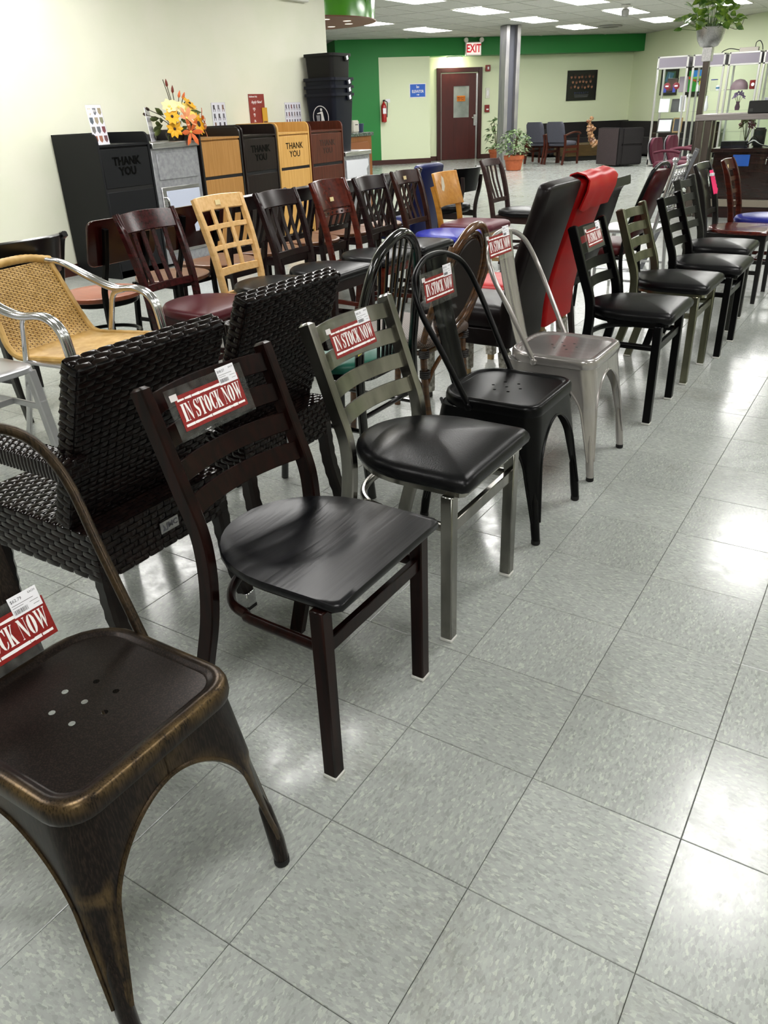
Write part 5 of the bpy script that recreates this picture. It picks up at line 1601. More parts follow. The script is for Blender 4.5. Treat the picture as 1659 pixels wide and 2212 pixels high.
def steel_cab(label, y0, y1, top, panelm, drawers=False):
    t = thing('steel_cabinet', label, 'cabinet', (BX1, (y0 + y1) / 2, 0), 0)
    hw = (y1 - y0) / 2; D = BX1 - BX0
    MB().bb((-D, -hw, .03), (-.02, hw, top - .05)).build('body', GALV, t, bev=.004)
    MB().bb((-D - .0, -hw - .0, top - .05), (.012, hw, top)).build('top', BRUSHED, t, bev=.006)
    if not drawers:
        MB().bb((-.022, -hw + .05, .76), (-.010, hw - .05, top - .09)).build('upper_panel', GALV, t, bev=.004)
        d = MB().bb((-.022, -hw + .05, .12), (-.006, hw - .05, .70)).build('door', BRUSHED, t, bev=.004)
        MB().bb((-.007, -hw + .10, .17), (-.002, hw - .06, .665)).build('door_film', PALEP, d, bev=.002)
        MB().tube(smoothpath([(-.006, -hw + .075, .50), (.03, -hw + .075, .51), (.03, -hw + .075, .60), (-.006, -hw + .075, .61)], 4), .009, 8).build('handle', ALU, d)
        MB().bb((-D, -hw, top), (-D + .02, hw, top + .06)).build('upstand', BRUSHED, t, bev=.003)
    else:
        d = MB().bb((-.022, -hw + .03, .52), (-.006, hw - .03, .74)).build('upper_panel', GALV, t, bev=.004)
        MB().prism([(-hw + .035, .535), (hw - .09, .55), (hw - .10, .62), (hw - .05, .66), (hw - .06, .73), (-hw + .035, .735)], -.006, -.004, lambda u, v, q: (q, u, v)).build('peeled_film', mat('white_film', '#d6d8de', .4), d, smooth=False)
        MB().bb((-.022, -hw + .03, .08), (-.006, hw - .03, .49)).build('door', GALV, t, bev=.004)
    return t
steel_cab('brushed steel bin cabinet with a pale blue door beside the black bin', 4.46, 5.04, 1.07, PALEP)
steel_cab('low steel cabinet with peeling white film under the stacked cans', 7.44, 8.00, .83, PALEP, True)

# stacked square cans on the low steel cabinet
NAVYP = mat('navy_plastic', '#0c0f1c', .42, bump=.1, bscale=200, spec=.25); DKGREY = mat('charcoal_plastic', '#0f0e0e', .45, spec=.25)
def can(label, z, m, w, h, emblem=False, inset=.8, grp='square cans stacked on the low cabinet'):
    t = thing('square_waste_can', label, 'waste can', (-5.70, 7.67, z), 0, grp)
    a = rrect(w, w, .05, 4); lo = w * inset / w
    sc_ = lambda k, z: [(x * k, y * k, z) for x, y in a]
    MB().loft([sc_(lo - .02, .006), sc_(lo, 0), sc_(.98, h - .03), sc_(.965, h - .03), sc_(lo - .015, .004), sc_(.02, .004)]).build('body', m, t)
    o = MB().loft([[(x*1.0, y*1.0, h - .03) for x, y in a], [(x*1.06, y*1.06, h - .03) for x, y in a], [(x*1.06, y*1.06, h) for x, y in a], [(x*1.0, y*1.0, h) for x, y in a]], caps=False).build('rim', m, t)
    MB().box((w*.52, .09, h - .05), (.02, .085, .06)).build('handle', m, t, bev=.006)
    MB().box((w*.52 + .0125, .09, h - .045), (.003, .035, .04), (.3, 0, 0)).build('price_sticker', WHITEPAPER, t)
    if emblem:
        E0 = lambda u, v, q: (u, -w * .455 + .0 - q - (h*.55 - v) * -.00, v)
        # emblem on the face that looks along -y
        def face(u, v, q):
            k = v / h; yy = -(w/2) * (inset + (.98 - inset) * k) - q
            return (u, yy, v)
        cz = h * .60
        el = lambda rx, rz, n=28: [(rx * math.cos(2*PI*i/n), cz + rz * math.sin(2*PI*i/n)) for i in range(n)]
        ringm = MB(); A, B = el(.115, .125), el(.106, .116)
        n = len(A); ringm.add([face(u, v, .003) for u, v in A] + [face(u, v, .003) for u, v in B], [(i, (i+1) % n, (i+1) % n + n, i + n) for i in range(n)])
        eo = ringm.build('emblem_ring', WHITEPRINT, t, smooth=False)
        fig = MB()
        fig.prism([(.012 + .016*math.cos(2*PI*i/10), cz + .082 + .016*math.sin(2*PI*i/10)) for i in range(10)], .002, .003, face)
        fig.prism([(.0, cz + .062), (.03, cz + .062), (.042, cz + .0), (.055, cz - .062), (.035, cz - .062), (.024, cz - .02), (.018, cz - .062), (.0, cz - .062), (.006, cz + .02)], .002, .003, face)
        fig.prism([(.004, cz + .058), (-.05, cz + .046), (-.05, cz + .036), (.006, cz + .040)], .002, .003, face)
        fig.build('emblem_figure', WHITEPRINT, eo, smooth=False)
        bk = MB().prism([(-.066, cz + .024), (-.012, cz + .024), (-.020, cz - .062), (-.058, cz - .062)], .002, .003, face)
        bk.build('emblem_basket', mat('emblem_grey', '#9a9aa0', .5), eo, smooth=False)
        for q, s_ in enumerate('THANKS'):
            a_ = math.radians(-90 + (q - 2.5) * 19)
            text_mb(s_, .026, 1, .001, .0003).xf(frame_mat(face(.088 * math.cos(a_), cz + .098 * math.sin(a_), .003), (-math.sin(a_), 0, math.cos(a_)), (-math.cos(a_), 0, -math.sin(a_)))).build('lettering', WHITEPRINT, eo, smooth=False)
    return t
can('bottom navy square can of the stack with a white round emblem', .83, NAVYP, .43, .62, True)
can('second navy square can rim in the stack', .91, NAVYP, .43, .62)
can('third navy square can rim in the stack, under the charcoal can', .99, NAVYP, .43, .62)
can('charcoal square can on top of the navy stack', 1.235, DKGREY, .40, .62)

# wooden service counter past the wall end
t = thing('service_counter', 'honey wood counter with a green stone top beyond the cans', 'counter', (-6.25, 8.78, 0), 0)
MB().bb((-.75, -.62, 0), (0, .62, .94)).build('body', wood('golden_oak', '#7d4a1c', '#8f5a28', .4, (60, 60, 3), .2), t, bev=.004)
MB().bb((-.78, -.65, .94), (.02, .65, .985)).build('stone_top', mat('green_stone', '#2c3a34', .2, c2='#7c8a80', nscale=(60, 60, 60), ramp=(.45, .7)), t, bev=.004)
dp = MB().prism([(-.05, .71), (.50, .71), (.54, .75), (.54, .83), (.50, .87), (-.05, .87)], 0, .016, lambda u, v, q: (q, u, v)).build('drawer_front', mat('orange_oak', '#8a4a18', .35, coat=.3), t, bev=.003)
MB().bb((0, -.05, .10), (.016, .54, .64)).build('door', mat('orange_oak', '#8a4a18', .35), t, bev=.003)
t = thing('card_terminal', 'white box shaped device on the green stone counter', 'device', (-6.42, 9.12, .985), .1)
MB().bb((-.10, -.09, 0), (.10, .09, .155)).build('case', mat('off_white_plastic', '#cfcbc0', .45), t, bev=.012, seg=2)
MB().bb((.100, -.03, .095), (.102, .05, .105)).build('slot', SLOT, t)
MB().lathe([(.05, 0), (.05, .02), (.02, .05), (.0, .06)], 12, (-.02, -.02, .155)).build('cap', BLACKMETAL, t)
t = MB().lathe([(.035, 0), (.045, .10), (.05, .11)], 14).build('blue_cup', mat('slate_blue_plastic', '#3d4a66', .4)); t.location = (-6.36, 9.30, .985); tag(t, 'slate blue cup on the green stone counter', 'cup')

# ---- flyers on the bins
def flyer(label, y, z, x, w=.215, h=.28, rz=0, lean=-.12, m=None, grp='flyers on the waste bins', base=True):
    t = thing('flyer_holder', label, 'flyer', (x, y, z), rz, grp)
    R = Matrix.Rotation(lean, 4, 'Y')
    MB().bb((-.002, -w/2, .004), (.002, w/2, h)).xf(R).build('sheet', m or WHITEPAPER, t, smooth=False)
    MB().bb((.0025, -w/2 - .004, .002), (.0045, w/2 + .004, h + .004)).xf(R).build('clear_front', ACRYLIC, t, smooth=False)
    if base: MB().bb((-.03, -w/2, 0), (.06, w/2, .004)).build('foot', ACRYLIC, t, smooth=False)
    return t, R
def swatches(t, R, w, h, cols, rows, colors, kind='tag'):
    rg = random.Random(len(colors) * 7 + cols)
    for r in range(rows):
        for c_ in range(cols):
            y = -w/2 + w * (c_ + .5) / cols; z = h * .95 - (h * .92) * (r + .5) / rows
            a = w / cols * .34; b = h / rows * .36
            m = mat('swatch_' + colors[(r * cols + c_) % len(colors)], colors[(r * cols + c_) % len(colors)], .5)
            if kind == 'tag': poly = [(-a, b), (a, b), (a, -b*.3), (0, -b), (-a, -b*.3)]
            else: poly = [(-a*.6, b), (a*.5, b), (a*.5, 0), (a*.8, -b*.1), (a*.7, -b), (a*.4, -b), (a*.4, -b*.3), (-a*.3, -b*.3), (-a*.4, -b), (-a*.7, -b), (-a*.6, 0)]
            MB().prism([(y + u, z + v) for u, v in poly], .0022, .0024, lambda u, v, q: (q, u, v)).xf(R).build('picture', m, t, smooth=False)
t, R = flyer('white flyer of colour swatches on the large black bin', 3.98, 1.078, -5.42, .20, .30, .25, -.10)
swatches(t, R, .20, .30, 3, 4, ['#b9ae98', '#4a4b55', '#9a8c6c', '#55606a', '#a89a80', '#8a8a6a', '#7a7570', '#63666e', '#7a3a44', '#9a5a40', '#a86a50', '#6a4048'])
t, R = flyer('white flyer seen nearly edge on beside the flowers', 4.66, 1.07, -5.54, .20, .28, .64, -.08)
swatches(t, R, .20, .28, 3, 4, ['#8a8a90', '#6a6a70'], 'chair')
t, R = flyer('white flyer of chair pictures on the wall above the oak bin', 6.0, 1.12, -5.945, .205, .265, 0, 0, base=False)
swatches(t, R, .205, .265, 3, 3, ['#4a4448', '#77737a', '#8a6a5a', '#5a5560'], 'chair')
REDF = mat('red_flyer', '#8c1712', .4)
t, R = flyer('tall red sale flyer with white lettering on the wall', 6.622, 1.11, -5.945, .26, .35, 0, 0, REDF, base=False)
for s, z, sz in (('Smallwares Only', .325, .022), ('Apply Now!', .272, .040), ('10%', .205, .030), ('off', .187, .014), ('8%', .150, .030), ('off', .132, .014), ('3%', .085, .030), ('off', .06, .014)):
    mb = text_mb(s, sz, .9, .0006, .0003)
    if 'Apply' in s: mb.v = [(x + y * .3, y, z_) for x, y, z_ in mb.v]
    mb.xf(frame_mat((.0026, -.0 if sz > .035 else -.055, z), (0, 1, 0), (0, 0, 1))).xf(R).build('lettering', WHITEPRINT, t, smooth=False)
t, R = flyer('small yellow leaflet overlapping the red flyer', 6.735, 1.12, -5.936, .085, .205, 0, 0, mat('yellow_leaflet', '#d2a021', .45), base=False)
MB().bb((.0022, -.03, .02), (.0026, .03, .07)).xf(R).build('picture', mat('leaflet_brown', '#5a3015', .5), t, smooth=False)
t, R = flyer('white flyer of many small chairs on the wall above the mahogany bin', 7.26, 1.12, -5.945, .30, .25, .0, 0, base=False)
swatches(t, R, .30, .25, 6, 3, ['#3a3438', '#67636a', '#6a2a24', '#4a4550', '#84766a'], 'chair')

# ---- artificial flowers on the steel cabinet
t = thing('flower_arrangement', 'artificial bouquet of sunflowers, lilies and orange blooms on the steel cabinet', 'flowers', (-5.53, 4.93, 1.07), 0)
rg = random.Random(21)
MB().lathe([(.07, 0), (.09, .05), (.085, .07)], 14).build('bowl', mat('dark_bowl', '#2a2018', .5), t)
def petals(n, L_, W_, cup, droop=0.0):
    mb = MB()
    for i in range(n):
        a = 2 * PI * i / n
        c_, s_ = math.cos(a), math.sin(a)
        pts = []
        for u, wv in ((.08, .25), (.35, .9), (.7, 1.0), (1.0, .1)):
            r = L_ * u; zz = cup * math.sin(u * 1.6) * L_ - droop * u * u * L_
            for k in (-1, 0, 1):
                pts.append((r * c_ - s_ * k * W_ * wv / 2, r * s_ + c_ * k * W_ * wv / 2, zz - abs(k) * .0 + (.004 if k == 0 else 0)))
        mb.add(pts, [(3*q + j, 3*(q+1) + j, 3*(q+1) + j + 1, 3*q + j + 1) for q in range(3) for j in range(2)])
    return mb
def aim(p, d):
    q = Vector(d).to_track_quat('Z', 'Y'); return Matrix.Translation(p) @ q.to_matrix().to_4x4()
YEL = mat('sunflower_yellow', '#d9a012', .55); PALEY = mat('pale_yellow_petal', '#dcc262', .55); ORG = mat('orange_lily', '#c9602a', .5); PEACH = mat('peach_lily', '#d08a5c', .5); CRM = mat('cream_petal', '#d8c796', .55)
BRC = mat('flower_centre', '#2a160a', .7); LEAF = mat('silk_leaf', '#3f4a26', .5, c2='#55602f', nscale=(30, 30, 30)); STEM = mat('dark_stem', '#39331c', .6); RUST = mat('rust_bud', '#6a2414', .5)
fl_spec = [(YEL, (.16, .10, .13), (1, .25, .2), 12, .085, .03, .1, 1), (YEL, (.12, -.14, .10), (1, -.5, .1), 9, .07, .03, .1, 0), (YEL, (.12, -.15, .20), (1, -.5, .4), 9, .065, .03, .1, 0), (YEL, (.08, .10, .30), (.7, .3, .8), 10, .07, .03, .1, 0),
           (PALEY, (.10, .05, .24), (1, 0, .6), 9, .07, .035, .3, 0), (PALEY, (.08, .13, .24), (.9, .5, .5), 9, .06, .03, .3, 0), (CRM, (.08, -.13, .28), (.7, -.5, .7), 7, .065, .04, .2, 0), (CRM, (.1, -.05, .27), (.8, -.2, .7), 7, .06, .04, .2, 0),
           (ORG, (.18, -.02, .07), (1, -.1, -.1), 6, .11, .036, .25, 0), (PEACH, (.15, -.02, .18), (1, -.1, .5), 6, .085, .036, .4, 0), (ORG, (.13, .17, .18), (.8, .8, .2), 6, .08, .03, .3, 0), (PEACH, (.12, .19, .10), (.8, .8, .0), 6, .08, .03, .3, 0)]
for m, p, d, n, L_, W_, cup, ctr in fl_spec:
    L_ *= 1.15; W_ *= 1.2; p = (p[0], p[1] * 1.12 + .04, p[2])
    M = aim(p, d)
    o = petals(n, L_, W_, cup).xf(M).build('bloom', m, t, ang=80)
    MB().lathe([(.028 if ctr else .014, 0), (.024 if ctr else .012, .012), (.004, .018)], 12).xf(M).build('centre', BRC if ctr or m is YEL else PALEY, o)
for k in range(26):
    a = rg.uniform(-2.2, 2.2); r = rg.uniform(.08, .2); p = (r * math.cos(a) * .8, r * math.sin(a), rg.uniform(.04, .24))
    d = (math.cos(a), math.sin(a), rg.uniform(-.6, .8))
    M = aim((p[0]*.5, p[1]*.5, p[2]), d) @ Matrix.Rotation(PI/2, 4, 'Y')
    L_ = rg.uniform(.07, .13); vs = []
    for u, wv in ((0, .1), (.3, .9), (.65, 1), (1, .05)):
        for q in (-1, 0, 1): vs.append((-u * L_ - .05, q * wv * .022, -abs(q) * .006 + .03 * u * u))
    MB().add(vs, []) if False else None
    mb = MB(); mb.add(vs, [(3*i + j, 3*(i+1) + j, 3*(i+1) + j + 1, 3*i + j + 1) for i in range(3) for j in range(2)]); mb.xf(M).build('leaf', LEAF, t, ang=80, recalc=False)
for p1, bud in (((0, -.02, .45), RUST), ((-.0, .04, .40), RUST), ((.02, .09, .36), ORG), ((.02, .14, .35), ORG), ((.0, -.06, .50), LEAF), ((0, .0, .34), LEAF), ((.02, -.34, .22), BRC), ((.02, -.30, .26), BRC)):
    b0 = Vector((0, 0, .1)); b1 = Vector(p1)
    so = MB().tube(smoothpath([b0, (b0 + b1) / 2 + Vector((0, .02, .02)), b1], 4), .0035, 6).build('stem', STEM, t)
    if bud is not LEAF:
        MB().lathe([(.003, -.01), (.013, .005), (.011, .03), (.002, .055 if bud is not BRC else .03)], 8).xf(aim(b1, (b1 - b0))).build('bud', bud, so)

# ================================================================== plants by the column
def leafy(label, loc, h, n, spread, pot_r, pot_h, seed, lsz=.07, sparse=False):
    t = thing('potted_plant', label, 'plant', loc, 0)
    pm = mat('terracotta_pot', '#a2532f', .6, c2='#b05e38', nscale=(20, 20, 20))
    MB().lathe([(pot_r*.72, 0), (pot_r*.78, .01), (pot_r*.98, pot_h*.72), (pot_r*1.08, pot_h*.74), (pot_r*1.1, pot_h), (pot_r*.98, pot_h), (pot_r*.94, pot_h*.9)], 22).build('pot', pm, t)
    MB().lathe([(pot_r*.94, pot_h*.88), (.01, pot_h*.89)], 16).build('soil', mat('soil', '#241a12', .9), t)
    rg = random.Random(seed); st = MB(); lf = MB()
    for k in range(7):
        a = rg.uniform(0, 2*PI); r = spread * rg.uniform(.2, .6)
        st.tube(smoothpath([(0, 0, pot_h*.85), (r*.4*math.cos(a), r*.4*math.sin(a), pot_h + (h - pot_h)*.45), (r*math.cos(a), r*math.sin(a), h * rg.uniform(.75, .95))], 4), .007, 5)
    st.build('stems', mat('plant_stem', '#4b4428', .7), t)
    for k in range(n):
        a = rg.uniform(0, 2*PI); z = pot_h*1.0 + (h - pot_h) * rg.random() ** (.8 if not sparse else 1)
        kk = (z - pot_h) / (h - pot_h); R = spread * (math.sin(PI * min(1, .18 + kk * .8)) ** .7) * rg.uniform(.35, 1)
        p = Vector((R*math.cos(a), R*math.sin(a), z))
        d = Vector((math.cos(a + rg.uniform(-.8, .8)), math.sin(a + rg.uniform(-.8, .8)), rg.uniform(-.7, .4))).normalized()
        s_ = d.cross(Vector((0, 0, 1))).normalized(); u_ = s_.cross(d); L_ = lsz * rg.uniform(.8, 1.4); tw = rg.uniform(-.5, .5)
        s2 = s_ * math.cos(tw) + u_ * math.sin(tw)
        vs = [p, p + d*L_*.4 + s2*L_*.34, p + d*L_*.55 - u_*L_*.06, p + d*L_*.4 - s2*L_*.34, p + d*L_ - u_*L_*.2]
        lf.add(vs, [(0, 1, 2), (0, 2, 3), (1, 4, 2), (2, 4, 3)])
    lf.build('foliage', mat('leaf_green_%d' % seed, '#33502a', .4, c2='#7d9466', nscale=(16, 16, 16), ramp=(.35, .6)), t, recalc=False, ang=80, kind='stuff')
    return t
leafy('bushy green plant in a terracotta pot before the steel column', (-6.95, 16.05, 0), .80, 420, .36, .20, .29, 4)
leafy('taller sparse plant in a terracotta pot behind the steel column', (-8.75, 19.05, 0), .98, 150, .30, .18, .26, 9, .11, True)

# ================================================================== waiting area (stands square to the far wall)
BROWNW = wood('cherry_arm_wood', '#35150c', '#471e12', .3)
GREYF = mat('slate_fabric', '#3c3d46', .85, c2='#474852', nscale=(120, 120, 120))
def guest_chair(label, loc, rz):
    t = thing('guest_chair', label, 'chair', loc, rz, 'grey guest chairs by the sofa')
    for s in (-1, 1):
        MB().sweep(smoothpath([(-.30, s*.25, 0), (-.22, s*.25, .40), (-.26, s*.25, .62)], 4), CH(.035, .05), (1, 0, 0)).build('back_leg', BROWNW, t)
        MB().sweep([(.25, s*.26, 0), (.24, s*.26, .60)], CH(.035, .045), (1, 0, 0)).build('leg', BROWNW, t)
        MB().sweep(smoothpath([(-.25, s*.25, .60), (.0, s*.265, .655), (.20, s*.27, .655), (.29, s*.27, .62)], 5), CH(.05, .03)).build('armrest', BROWNW, t)
        MB().bar((-.22, s*.25, .26), (.24, s*.26, .26), .02, .05).build('stretcher', BROWNW, t)
        MB().bar((-.22, s*.25, .36), (.24, s*.26, .36), .02, .06).build('side_rail', BROWNW, t)
    MB().bar((.24, -.26, .36), (.24, .26, .36), .02, .06).build('front_rail', BROWNW, t)
    MB().pad(rrect(.48, .47, .05, 4, .02, 0), .38, .47, .02).build('seat', GREYF, t, ang=80)
    rings = []
    for i in range(9):
        u = i / 8; z = .46 + .42 * u; hw = .235 * (1 - .22 * max(0, (u - .8) / .2) ** 2); x = -.21 - .10 * u
        rings.append([Vector((x + .04*b, hw*a, z)) for a, b in rrect(2, 2, .5, 3)])
    MB().loft(rings).build('backrest', GREYF, t, ang=70)
guest_chair('grey guest chair with wooden arms nearer the black sofa', TN(8.00, 17.30, 0), PI/4 + .5)
guest_chair('grey guest chair half hidden behind the nearer guest chair', TN(7.72, 17.80, 0), PI/4 + .5)
# sofa: long run along the far wall, return towards the camera
SOFA = mat('black_velvet', '#0d0a0b', .85, c2='#161112', nscale=(60, 60, 60)); SOFAB = mat('brown_velvet', '#2a2122', .85, c2='#352a2b', nscale=(60, 60, 60))
t = thing('corner_sofa', 'large black velvet corner sofa along the far wall', 'sofa', (0, 0, 0))
def tnb(a, b, name, m, bev=.03):
    MB().bb(a, b).xf(M45).build(name, m, t, bev=bev, seg=2)
tnb((8.75, 20.42, .05), (11.35, 20.70, .78), 'back_cushion', SOFA)
tnb((8.75, 19.70, .05), (10.6, 20.42, .42), 'seat_cushion', SOFA)
tnb((8.50, 19.70, .05), (8.75, 20.70, .66), 'armrest', SOFA)
tnb((11.05, 16.3, .05), (11.35, 20.42, .76), 'back_cushion', SOFA)
tnb((10.6, 16.3, .05), (11.05, 20.42, .42), 'seat_cushion', SOFA)
t = thing('sofa_end_unit', 'tall black and brown velvet sofa end facing the aisle', 'sofa', (0, 0, 0))
MB().bb((-5.62 + .0, 0, 0), (1, 1, 1)) if False else None
# end unit is a block whose near corner points at the aisle
def q4(pts, z0, z1, name, m, bev=.02):
    MB().prism(pts, z0, z1).build(name, m, t, bev=bev, seg=2)
A, B, C_ = Vector((-5.62, 17.50)), Vector((-5.03, 17.02)), Vector((-4.60, 17.40))
D_ = A + (C_ - B)
q4([tuple(A), tuple(B), tuple(B + (C_-B)*.18), tuple(A + (C_-B)*.18)], .03, .75, 'back_cushion', SOFA)
q4([tuple(A + (C_-B)*.18), tuple(B + (C_-B)*.18), tuple(C_), tuple(D_)], .03, .42, 'seat_cushion', SOFA)
q4([tuple(B + (A-B)*.0 + (C_-B)*.18), tuple(B + (A-B)*.22 + (C_-B)*.18), tuple(C_ + (A-B)*.22), tuple(C_)], .42, .74, 'armrest', SOFA)
q4([tuple(A + (A-B)*.004), tuple(B + (A-B)*.004 - (C_-B)*.004), tuple(B - (C_-B)*.012), tuple(A - (C_-B)*.012)], .03, .74, 'end_panel', SOFAB, .005)
t = thing('coffee_table', 'low olive brown block coffee table between chairs and sofa', 'table', TN(9.0, 18.35, 0), PI/4)
MB().bb((-.5, -.35, 0), (.5, .35, .10)).build('plinth', mat('table_plinth', '#0d0b08', .6), t)
MB().bb((-.55, -.40, .10), (.55, .40, .36)).build('top', wood('olive_veneer', '#3a2b14', '#4a391c', .4, (4, 40, 40), .1), t, bev=.008)
t = thing('end_table', 'small dark end table with a pale top beside guest chairs', 'table', TN(7.55, 18.75, 0), PI/4)
MB().bb((-.28, -.28, .53), (.28, .28, .56)).build('top', mat('pale_grey_top', '#77767c', .3), t, bev=.004)
for sx in (-1, 1):
    for sy in (-1, 1): MB().bb((sx*.25 - .02, sy*.25 - .02, 0), (sx*.25 + .02, sy*.25 + .02, .53)).build('leg', BROWNW, t)
# driftwood root sculpture
t = thing('driftwood_sculpture', 'gnarled brown driftwood sculpture standing beside the sofa end', 'sculpture', TN(8.78, 17.35, .36), 0)
rg = random.Random(13); bs = MB()
DRIFT = mat('polished_root_wood', '#6b3a22', .3, c2='#b08a62', nscale=(9, 9, 9), coat=.4)
pth = smoothpath([(0.05, .05, 0), (-.02, 0, .10), (-.06, -.02, .22), (-.10, -.05, .34), (-.09, -.06, .46), (-.08, -.05, .56)], 5)
MB().tube(pth, [.085 - .075 * (i / (len(pth)-1)) ** 1.6 + .012 * math.sin(i * 2.3) for i in range(len(pth))], 9).build('trunk', DRIFT, t)
for k in range(11):
    u = rg.uniform(.3, .95); p = pth[int(u * (len(pth) - 1))]; a = rg.uniform(-2.6, 2.6)
    d = Vector((math.cos(a), math.sin(a), rg.uniform(-.1, .9))).normalized(); L_ = rg.uniform(.06, .15)
    MB().tube(smoothpath([p, p + d*L_*.5 + Vector((0, 0, .02)), p + d*L_ + Vector((0, 0, .03)), p + d*L_*1.15], 3), [.032, .030, .026, .024, .030, .034, .036, .030, .022, .012][:10], 7).build('knob_branch', DRIFT, t)
MB().tube(smoothpath([(.05, .04, .02), (.12, .10, .12), (.16, .13, .22), (.20, .15, .30)], 4), .03, 8).build('side_branch', mat('pale_root_wood', '#a58f70', .35, c2='#7a5a3c', nscale=(9, 9, 9)), t)
# ================================================================== glass display cases (row along x)
HEAD = mat('lavender_grey_header', '#6f6a74', .5); SILV = mat('silver_frame', '#c2c2c0', .28, metal=.8)
CASES = [(-4.44, -3.84), (-3.76, -3.16), (-3.10, -2.52), (-2.48, -1.90)]
CYF, CYB = 17.20, 17.72
SH = (1.365, 1.01, .63)
names = ['leftmost glass display case holding ribbons and framed certificates', 'second glass display case from the left with bottles and vases',
         'third glass display case from the left holding a cap and purple flowers', 'rightmost glass display case cut by the picture edge']
for (x0, x1), lb in zip(CASES, names):
    t = thing('display_case', lb, 'display case', ((x0 + x1) / 2, CYF, 0), 0, 'glass display cases')
    hw = (x1 - x0) / 2; D = CYB - CYF
    for sx in (-1, 1):
        for y in (0, D): MB().bb((sx*hw - .018*(1+sx)/1.0 if sx > 0 else -hw, y - .0, 0), (hw if sx > 0 else -hw + .036, y + .036, 2.0)).build('post', SILV, t, bev=.004)
    MB().bb((-hw + .036, .004, 1.80), (hw - .036, .02, 1.97)).build('header', HEAD, t, smooth=False)
    fr = MB()
    for z in (1.775, 1.97): fr.bb((-hw, 0, z), (hw, .036, z + .03))
    fr.bb((-hw, .036, 1.97), (hw, D, 2.0)); fr.build('rail', SILV, t, bev=.003)
    for sx in (-1, 1): MB().bb((sx*(hw - .01) - .008, .036, 1.80), (sx*(hw - .01) + .008, D, 1.97)).build('header_side', HEAD, t, smooth=False)
    MB().bb((-hw, 0, .03), (hw, D + .036, .14)).build('base', SILV, t, bev=.004)
    for z in SH: MB().bb((-hw + .02, .01, z - .008), (hw - .02, D, z)).build('glass_shelf', GLASS, t, smooth=False)
    MB().bb((-hw + .036, .006, .14), (hw - .036, .012, 1.775)).build('glass_front', GLASS, t, smooth=False)
def cobj(name, label, cat, loc, rz=0, group='items in the glass display cases'):
    return thing(name, label, cat, loc, rz, group)
def plaque(label, loc, w, h, m, inner=None, rz=0, lean=.2):
    t = cobj('plaque', label, 'plaque', loc, rz)
    R = Matrix.Rotation(-lean, 4, 'X')
    MB().bb((-w/2, -.008, 0), (w/2, .008, h)).xf(R).build('board', m, t, bev=.003)
    if inner: MB().bb((-w/2 + .025, -.011, .025), (w/2 - .025, -.008, h - .025)).xf(R).build('sheet', inner, t, smooth=False)
    return t
DKW = mat('dark_plaque', '#1c0e0a', .3); CERT = mat('certificate_paper', '#d9d6dc', .5)
plaque('dark wooden plaque on the top shelf of the leftmost case', (-4.18, 17.50, SH[0]), .22, .26, DKW, mat('plaque_brown', '#4a2a1c', .4))
plaque('pale lilac plaque leaning on the top shelf of the leftmost case', (-3.96, 17.52, SH[0]), .17, .28, mat('lilac_plaque', '#a294a2', .4), None, .3)
for x, lb in ((-4.24, 'red and blue rosette before the dark plaque'), (-4.06, 'red and blue rosette right of the dark plaque')):
    t = cobj('rosette', lb, 'rosette', (x, 17.36, SH[0]))
    MB().lathe([(.062, -.004), (.066, 0), (.05, .006), (.03, .008)], 16, caps=True).xf(Matrix.Translation((0, 0, .11)) @ Matrix.Rotation(PI/2, 4, 'X')).build('red_disc', mat('rosette_red', '#7c1222', .5), t)
    MB().prism([(-.065, .0), (-.01, 0), (-.01, .10), (-.055, .13)], -.006, .004, lambda u, v, q: (u, q, v)).build('blue_ribbon', mat('rosette_blue', '#23308c', .5), t)
    MB().bb((-.03, -.014, .10), (.03, -.009, .125)).build('label', WHITEPAPER, t)
plaque('white certificate on the middle shelf of the leftmost case', (-4.27, 17.42, SH[1]), .20, .25, CERT, WHITEPAPER, .1)
plaque('black award plaque on the middle shelf of the leftmost case', (-4.05, 17.52, SH[1]), .21, .24, mat('black_award', '#0e0e12', .3), None)
plaque('white folded leaflet on the middle shelf of the leftmost case', (-3.91, 17.44, SH[1]), .12, .30, CERT, mat('grey_leaflet', '#9a98a0', .5), .3)
plaque('framed white certificate on the lower shelf of the leftmost case', (-4.22, 17.44, SH[2]), .30, .27, mat('thin_black_frame', '#151210', .3), CERT, .05, .28)
plaque('gold framed dark certificate on the lower shelf of the leftmost case', (-3.97, 17.46, SH[2]), .18, .28, mat('gold_frame', '#8a6a3c', .35), mat('dark_navy_sheet', '#14182c', .4), .1, .28)
for k, x in enumerate((-3.66, -3.60, -3.54)):
    t = cobj('white_bottle', ('leftmost', 'middle', 'rightmost')[k] + ' of three slim white bottles in the second case', 'bottle', (x, 17.42, SH[0]))
    MB().lathe([(.022, 0), (.024, .01), (.024, .10), (.010, .13), (.010, .16)], 12).build('body', CERT, t)
    MB().lathe([(.012, .16), (.012, .18)], 10).build('cap', mat('grey_cap', '#55565c', .4), t)
t = cobj('glass_mug', 'clear glass mug with a blue rim on the top shelf of the second case', 'mug', (-3.36, 17.46, SH[0]))
MB().lathe([(.06, 0), (.065, .02), (.065, .19)], 14).build('body', ACRYLIC, t); MB().lathe([(.066, .185), (.066, .20)], 14).build('rim', mat('rosette_blue', '#23308c', .5), t)
t = cobj('small_jar', 'small jar with a blue label on the second case top shelf', 'jar', (-3.26, 17.40, SH[0]))
MB().lathe([(.04, 0), (.042, .01), (.042, .08), (.03, .09)], 12).build('body', CERT, t); MB().lathe([(.0428, .03), (.0428, .06)], 12).build('label', mat('teal_label', '#3a6f94', .5), t)
t = cobj('white_vase', 'slim white vase on the middle shelf of the second case', 'vase', (-3.46, 17.46, SH[1]))
